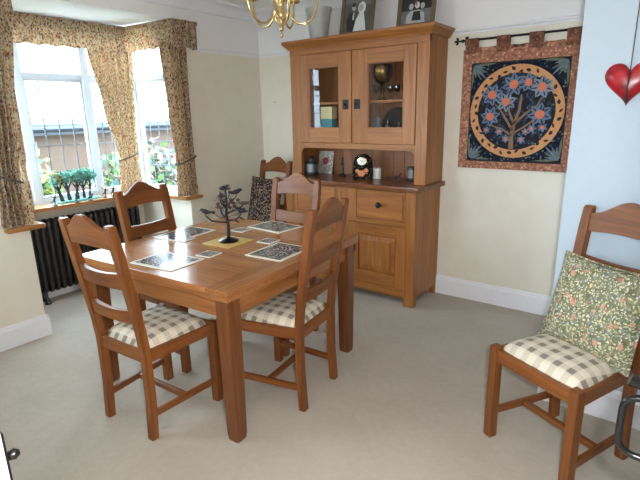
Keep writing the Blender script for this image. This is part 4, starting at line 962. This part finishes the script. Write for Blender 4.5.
# ------------------------------------------------------------------ heart
HT = thing('heart_ornament', (3.232, -1.155, 1.49), 'glossy red metal heart hanging on a cord on the white wall', 'ornament')
def m_heart():
    k = NT('red_patinated_metal'); v = k.coord(); n = k.noise(v, 16, 4); sp = k.n('ShaderNodeSeparateXYZ'); k.l(v, sp.inputs[0])
    c = k.ramp(n.outputs['Fac'], [(0.3, s2l((110, 16, 24))), (0.6, s2l((168, 24, 36))), (0.8, s2l((184, 40, 48)))])
    tipm = k.ramp(k.math('ADD', sp.outputs['Z'], k.math('MULTIPLY', n.outputs['Fac'], .06)), [(0.03, (1, 1, 1, 1)), (0.085, (0, 0, 0, 1))])
    return k.done(k.mix(tipm, c, s2l((48, 20, 22))), 0.28)
hp = []
for i in range(40):
    t = 2 * PI * i / 40; hp.append((16 * math.sin(t) ** 3 / 16 * .092, (13 * math.cos(t) - 5 * math.cos(2 * t) - 2 * math.cos(3 * t) - math.cos(4 * t) + 17) / 29 * .178))
b = BM(); c0 = (0, .095)
def hr(s, y): return [((c0[0] + (x - c0[0]) * s), y, c0[1] + (z - c0[1]) * s) for x, z in hp]
loft(b, [hr(.3, .004), hr(1, .0), hr(.97, -.006), hr(.8, -.015), hr(.55, -.021), hr(.3, -.024), hr(.05, -.025)]); new_obj('heart_body', b, m_heart(), HT, smooth=True)
b = BM(); tube(b, [(0, -.018, .02), (0, -.027, .09), (0, -.020, .150)], .003, 6); new_obj('seam', b, M_FLECK, HT)
M_CORD = plain('grey_twisted_cord', (96, 92, 96), .8)
b = BM(); tube(b, [(0, -.012, .145), (.0, -.008, .16), (0, -.004, .56)], .0024, 6); new_obj('cord', b, M_CORD, HT)
b = BM(); tube(b, [(0, .014, .56), (0, -.012, .565)], .003, 6); new_obj('nail', b, M_BLACK, HT)
nl = new_obj('picture_nail', lathe(BM(), [(.0015, 0), (.0015, .014), (.005, .015), (.004, .018)], 8), M_BLACK, None, (.19, 0, 1.60), (R(90), 0, 0)); tag(nl, 'small dark nail in the cream wall left of the dresser', 'nail')

# ------------------------------------------------------------------ sill ornaments
SZ = .805
TRN = thing('tree_ornament', (-.655, -1.645, SZ), 'row of five bronze trees with turquoise foliage on a green base on the window sill', 'ornament')
M_TB = plain('dark_bronze_trunk', (44, 40, 46), .4, .3); M_TF = m_print('turquoise_leaf_enamel', (120, 184, 170), [((150, 210, 196), 1., .3), ((110, 160, 116), 1.2, .3), ((176, 208, 140), 1.5, .25), ((84, 140, 148), 1.8, .25)], 60); M_TFO = m_print('autumn_leaf_enamel', (196, 146, 78), [((214, 164, 90), 1, .3), ((150, 136, 80), 1.3, .3)], 60)
b = BM(); lathe(b, [(.2, 0), (.205, .006), (.19, .014), (.02, .018)], 28)
for v in b.verts: v.co.x *= .30; v.co.y *= 1.0
new_obj('base', b, M_TF, TRN, smooth=True)
for i, yy in enumerate((-.125, -.065, .0, .06, .11)):
    lean = (-.025, -.01, .008, .0, .012)[i]; r = (.016, .015, .015, .012, .010)[i]
    b = BM(); tube(b, [(0, yy, .01), (0, yy + lean * .3, .05), (0, yy + lean, .12), (0, yy + lean * 1.6, .175)], [r * 1.25, r, r * .8, r * .5], 8)
    for s in (-1, 1): tube(b, [(0, yy + lean * .9, .10), (s * .012, yy + lean + s * .022, .145), (s * .01, yy + lean + s * .04, .18)], [r * .6, r * .4, r * .2], 6)
    t = new_obj('trunk', b, M_TB, TRN, smooth=True)
    b = BM(); random.seed(20 + i)
    for k in range(170):
        while True:
            p = Vector((random.uniform(-1, 1), random.uniform(-1, 1), random.uniform(-1, 1)))
            if .3 < p.length <= 1: break
        c = Vector((p.x * .045, yy + lean * 1.5 + p.y * .062, .205 + p.z * .068)); d = Vector((random.uniform(-1, 1), random.uniform(-1, 1), random.uniform(-.7, .7))).normalized(); a = d.cross(Vector((.3, .2, 1))).normalized()
        q = [b.verts.new(c), b.verts.new(c + d * .012 + a * .010), b.verts.new(c + d * .026), b.verts.new(c + d * .012 - a * .010)]; f = b.faces.new(q); f.material_index = 1 if (i == 0 and p.z > -.2 and random.random() < .75) else 0
    ball(b, (0, yy + lean * 1.5, .205), .038, .8, 1.2, 1.2, 10, 7)
    new_obj('foliage', b, [M_TF, M_TFO], t)
def dancer(y, x, rz, label, pose):
    t = thing('bronze_figurine', (x, y - .03, SZ), label, 'figurine', 'small dark figurines on the sill', rz); t.scale = (1.0, 1.0, 1.3)
    b = BM(); lathe(b, [(.020, 0), (.021, .004), (.014, .008)], 12); new_obj('base', b, M_TB, t, smooth=True)
    b = BM()
    if pose == 'sit':
        tube(b, [(-.02, 0, .016), (-.006, 0, .022), (.010, 0, .022), (.020, 0, .034), (.026, 0, .040)], [.005, .009, .008, .006, .007], 8)
    else:
        tube(b, [(0, 0, .006), (.004, 0, .022), (.001, 0, .036), (.006, 0, .052), (.010, 0, .060), (.012, 0, .068)], [.004, .005, .008, .008, .004, .0065], 8)
        tube(b, [(.004, 0, .052), (-.016, .004, .060), (-.026, .006, .074)], [.004, .003, .002], 6); tube(b, [(.007, 0, .052), (.024, -.004, .048), (.036, -.004, .056)], [.004, .003, .002], 6)
        tube(b, [(.002, 0, .032), (-.016, 0, .026), (-.024, 0, .012)], [.006, .004, .003], 6)
    new_obj('body', b, M_TB, t, smooth=True)
dancer(-1.845, -.572, R(80), 'dark figurine with raised arm at the left end of the tree ornament', 'up')
dancer(-1.665, -.572, R(120), 'dark figurine with raised arm in front of the tree ornament', 'up')
dancer(-1.545, -.572, R(100), 'low crouching dark figurine in front of the right-hand trees', 'sit')
dancer(-1.395, -.60, R(60), 'dark dancing figurine just right of the tree ornament', 'up')
dancer(-1.325, -.59, R(100), 'dark dancing figurine near the corner curtain, above a chair post', 'up')

# ------------------------------------------------------------------ chandelier
CH = thing('chandelier', (1.735, -1.644, 1.865), 'polished brass chandelier with curved arms hanging from the ceiling', 'chandelier')
b = BM(); lathe(b, [(.002, 0), (.006, .004), (.009, .012), (.005, .022), (.004, .03), (.010, .036), (.012, .046), (.006, .056), (.005, .075), (.016, .090), (.024, .105), (.020, .125), (.010, .14), (.014, .16), (.026, .18), (.018, .21), (.009, .24), (.009, .36), (.016, .38), (.006, .40)], 18); new_obj('stem', b, M_BRASS, CH, smooth=True)
b = BM(); tube(b, [(0, 0, .40), (0, 0, ZC - 1.865 - .03)], .005, 8); new_obj('hanging_rod', b, M_BRASS, CH, smooth=True)
b = BM(); lathe(b, [(.05, ZC - 1.865), (.05, ZC - 1.865 - .012), (.02, ZC - 1.865 - .035), (.006, ZC - 1.865 - .04)], 20); new_obj('ceiling_rose', b, M_BRASS, CH, smooth=True)
M_CANDLE = plain('cream_candle_sleeve', (238, 230, 208), .4, var=.02); M_BULB = m_frost()
for k in range(5):
    a = R(37) + k * 2 * PI / 5; c, s = math.cos(a), math.sin(a)
    def W(r, z): return (r * c, r * s, z)
    prf = [(.012, .20), (.035, .17), (.040, .125), (.055, .09), (.085, .066), (.12, .063), (.155, .085), (.178, .125), (.188, .17), (.19, .20)]
    b = BM(); tube(b, [W(*q) for q in prf], .0055, 8); arm = new_obj('arm', b, M_BRASS, CH, smooth=True)
    b = BM(); tube(b, [W(.012, .13), W(.03, .115), W(.034, .085), W(.018, .066), W(.006, .05)], .003, 6); new_obj('scroll', b, M_BRASS, arm, smooth=True)
    b = BM(); lathe(b, [(.008, .195), (.030, .20), (.033, .21), (.030, .21), (.010, .205)], 16, W(.19, 0)[:2] + (0,)); new_obj('drip_pan', b, M_BRASS, arm, smooth=True)
    b = BM(); lathe(b, [(.011, .205), (.011, .28), (.008, .285)], 12, W(.19, 0)[:2] + (0,)); new_obj('candle_sleeve', b, M_CANDLE, arm, smooth=True)
    b = BM(); lathe(b, [(.006, .285), (.015, .31), (.013, .33), (.002, .365)], 12, W(.19, 0)[:2] + (0,)); new_obj('bulb', b, M_BULB, arm, smooth=True)

# ------------------------------------------------------------------ double doors the room is seen through
def leaf(name, loc, rz, s, handle_side):
    D = empty(name, loc, rz); D['kind'] = 'structure'; W_ = .72; t = .02
    for x0, x1, z0, z1, n in ((0, .09, 0.005, 2.04, 'stile'), (W_ - .09, W_, .005, 2.04, 'stile'), (.09, W_ - .09, .005, .24, 'rail'), (.09, W_ - .09, .92, 1.04, 'rail'), (.09, W_ - .09, 1.93, 2.04, 'rail')):
        new_obj(n, bx(x0, x1, -t, t, z0, z1, .003), M_TRIM, D)
    new_obj('panel', bx(.085, W_ - .085, -.009, .009, .235, .925, .002), M_TRIM, D); new_obj('pane', bx(.085, W_ - .085, -.003, .003, 1.035, 1.935), M_PANE, D)
    X = W_ - .042; y = lambda d: s * (t + d)
    if handle_side:
        h = new_obj('latch_plate', bx(W_ - .062, W_ - .022, *sorted((s * t, s * (t + .004))), .86, 1.08, .001), M_BLACKGLOSS, D)
        loop = [(X, y(.003), 1.015)] + [(X, y(.038 + .028 * math.sin(q)), .988 + .028 * math.cos(q)) for q in [i_ * PI / 12 for i_ in range(7)]] + [(X, y(.038 + .028 * math.cos(q)), .932 - .028 * math.sin(q)) for q in [i_ * PI / 12 for i_ in range(7)]] + [(X, y(.003), .904)]
        b = BM(); tube(b, loop, .0062, 10); new_obj('pull_handle', b, M_BLACKGLOSS, h, smooth=True)
        b = BM(); tube(b, [(X, y(-.002), 1.040), (X, y(.030), 1.036), (X, y(.062), 1.046)], [.005, .007, .012], 8)
        new_obj('thumb_latch', b, M_BLACKGLOSS, h, smooth=True)
    else:
        X = W_ - .02; h = new_obj('latch_plate', bx(W_ - .038, W_ - .002, *sorted((s * t, s * (t + .004))), .90, 1.0, .001), M_BLACKGLOSS, D)
        b = BM(); tube(b, [(X, y(.002), .945), (X, y(.010), .945), (X + .003, y(.018), .946), (X + .006, y(.024), .947)], [.007, .008, .010, .005], 8); new_obj('catch_knob', b, M_BLACKGLOSS, h, smooth=True)
    return D
leaf('door_1', (1.925, YF - .012, 0), 0, 1, 0)
leaf('door_2', (3.522, YF - .0, 0), R(90), 1, 1)
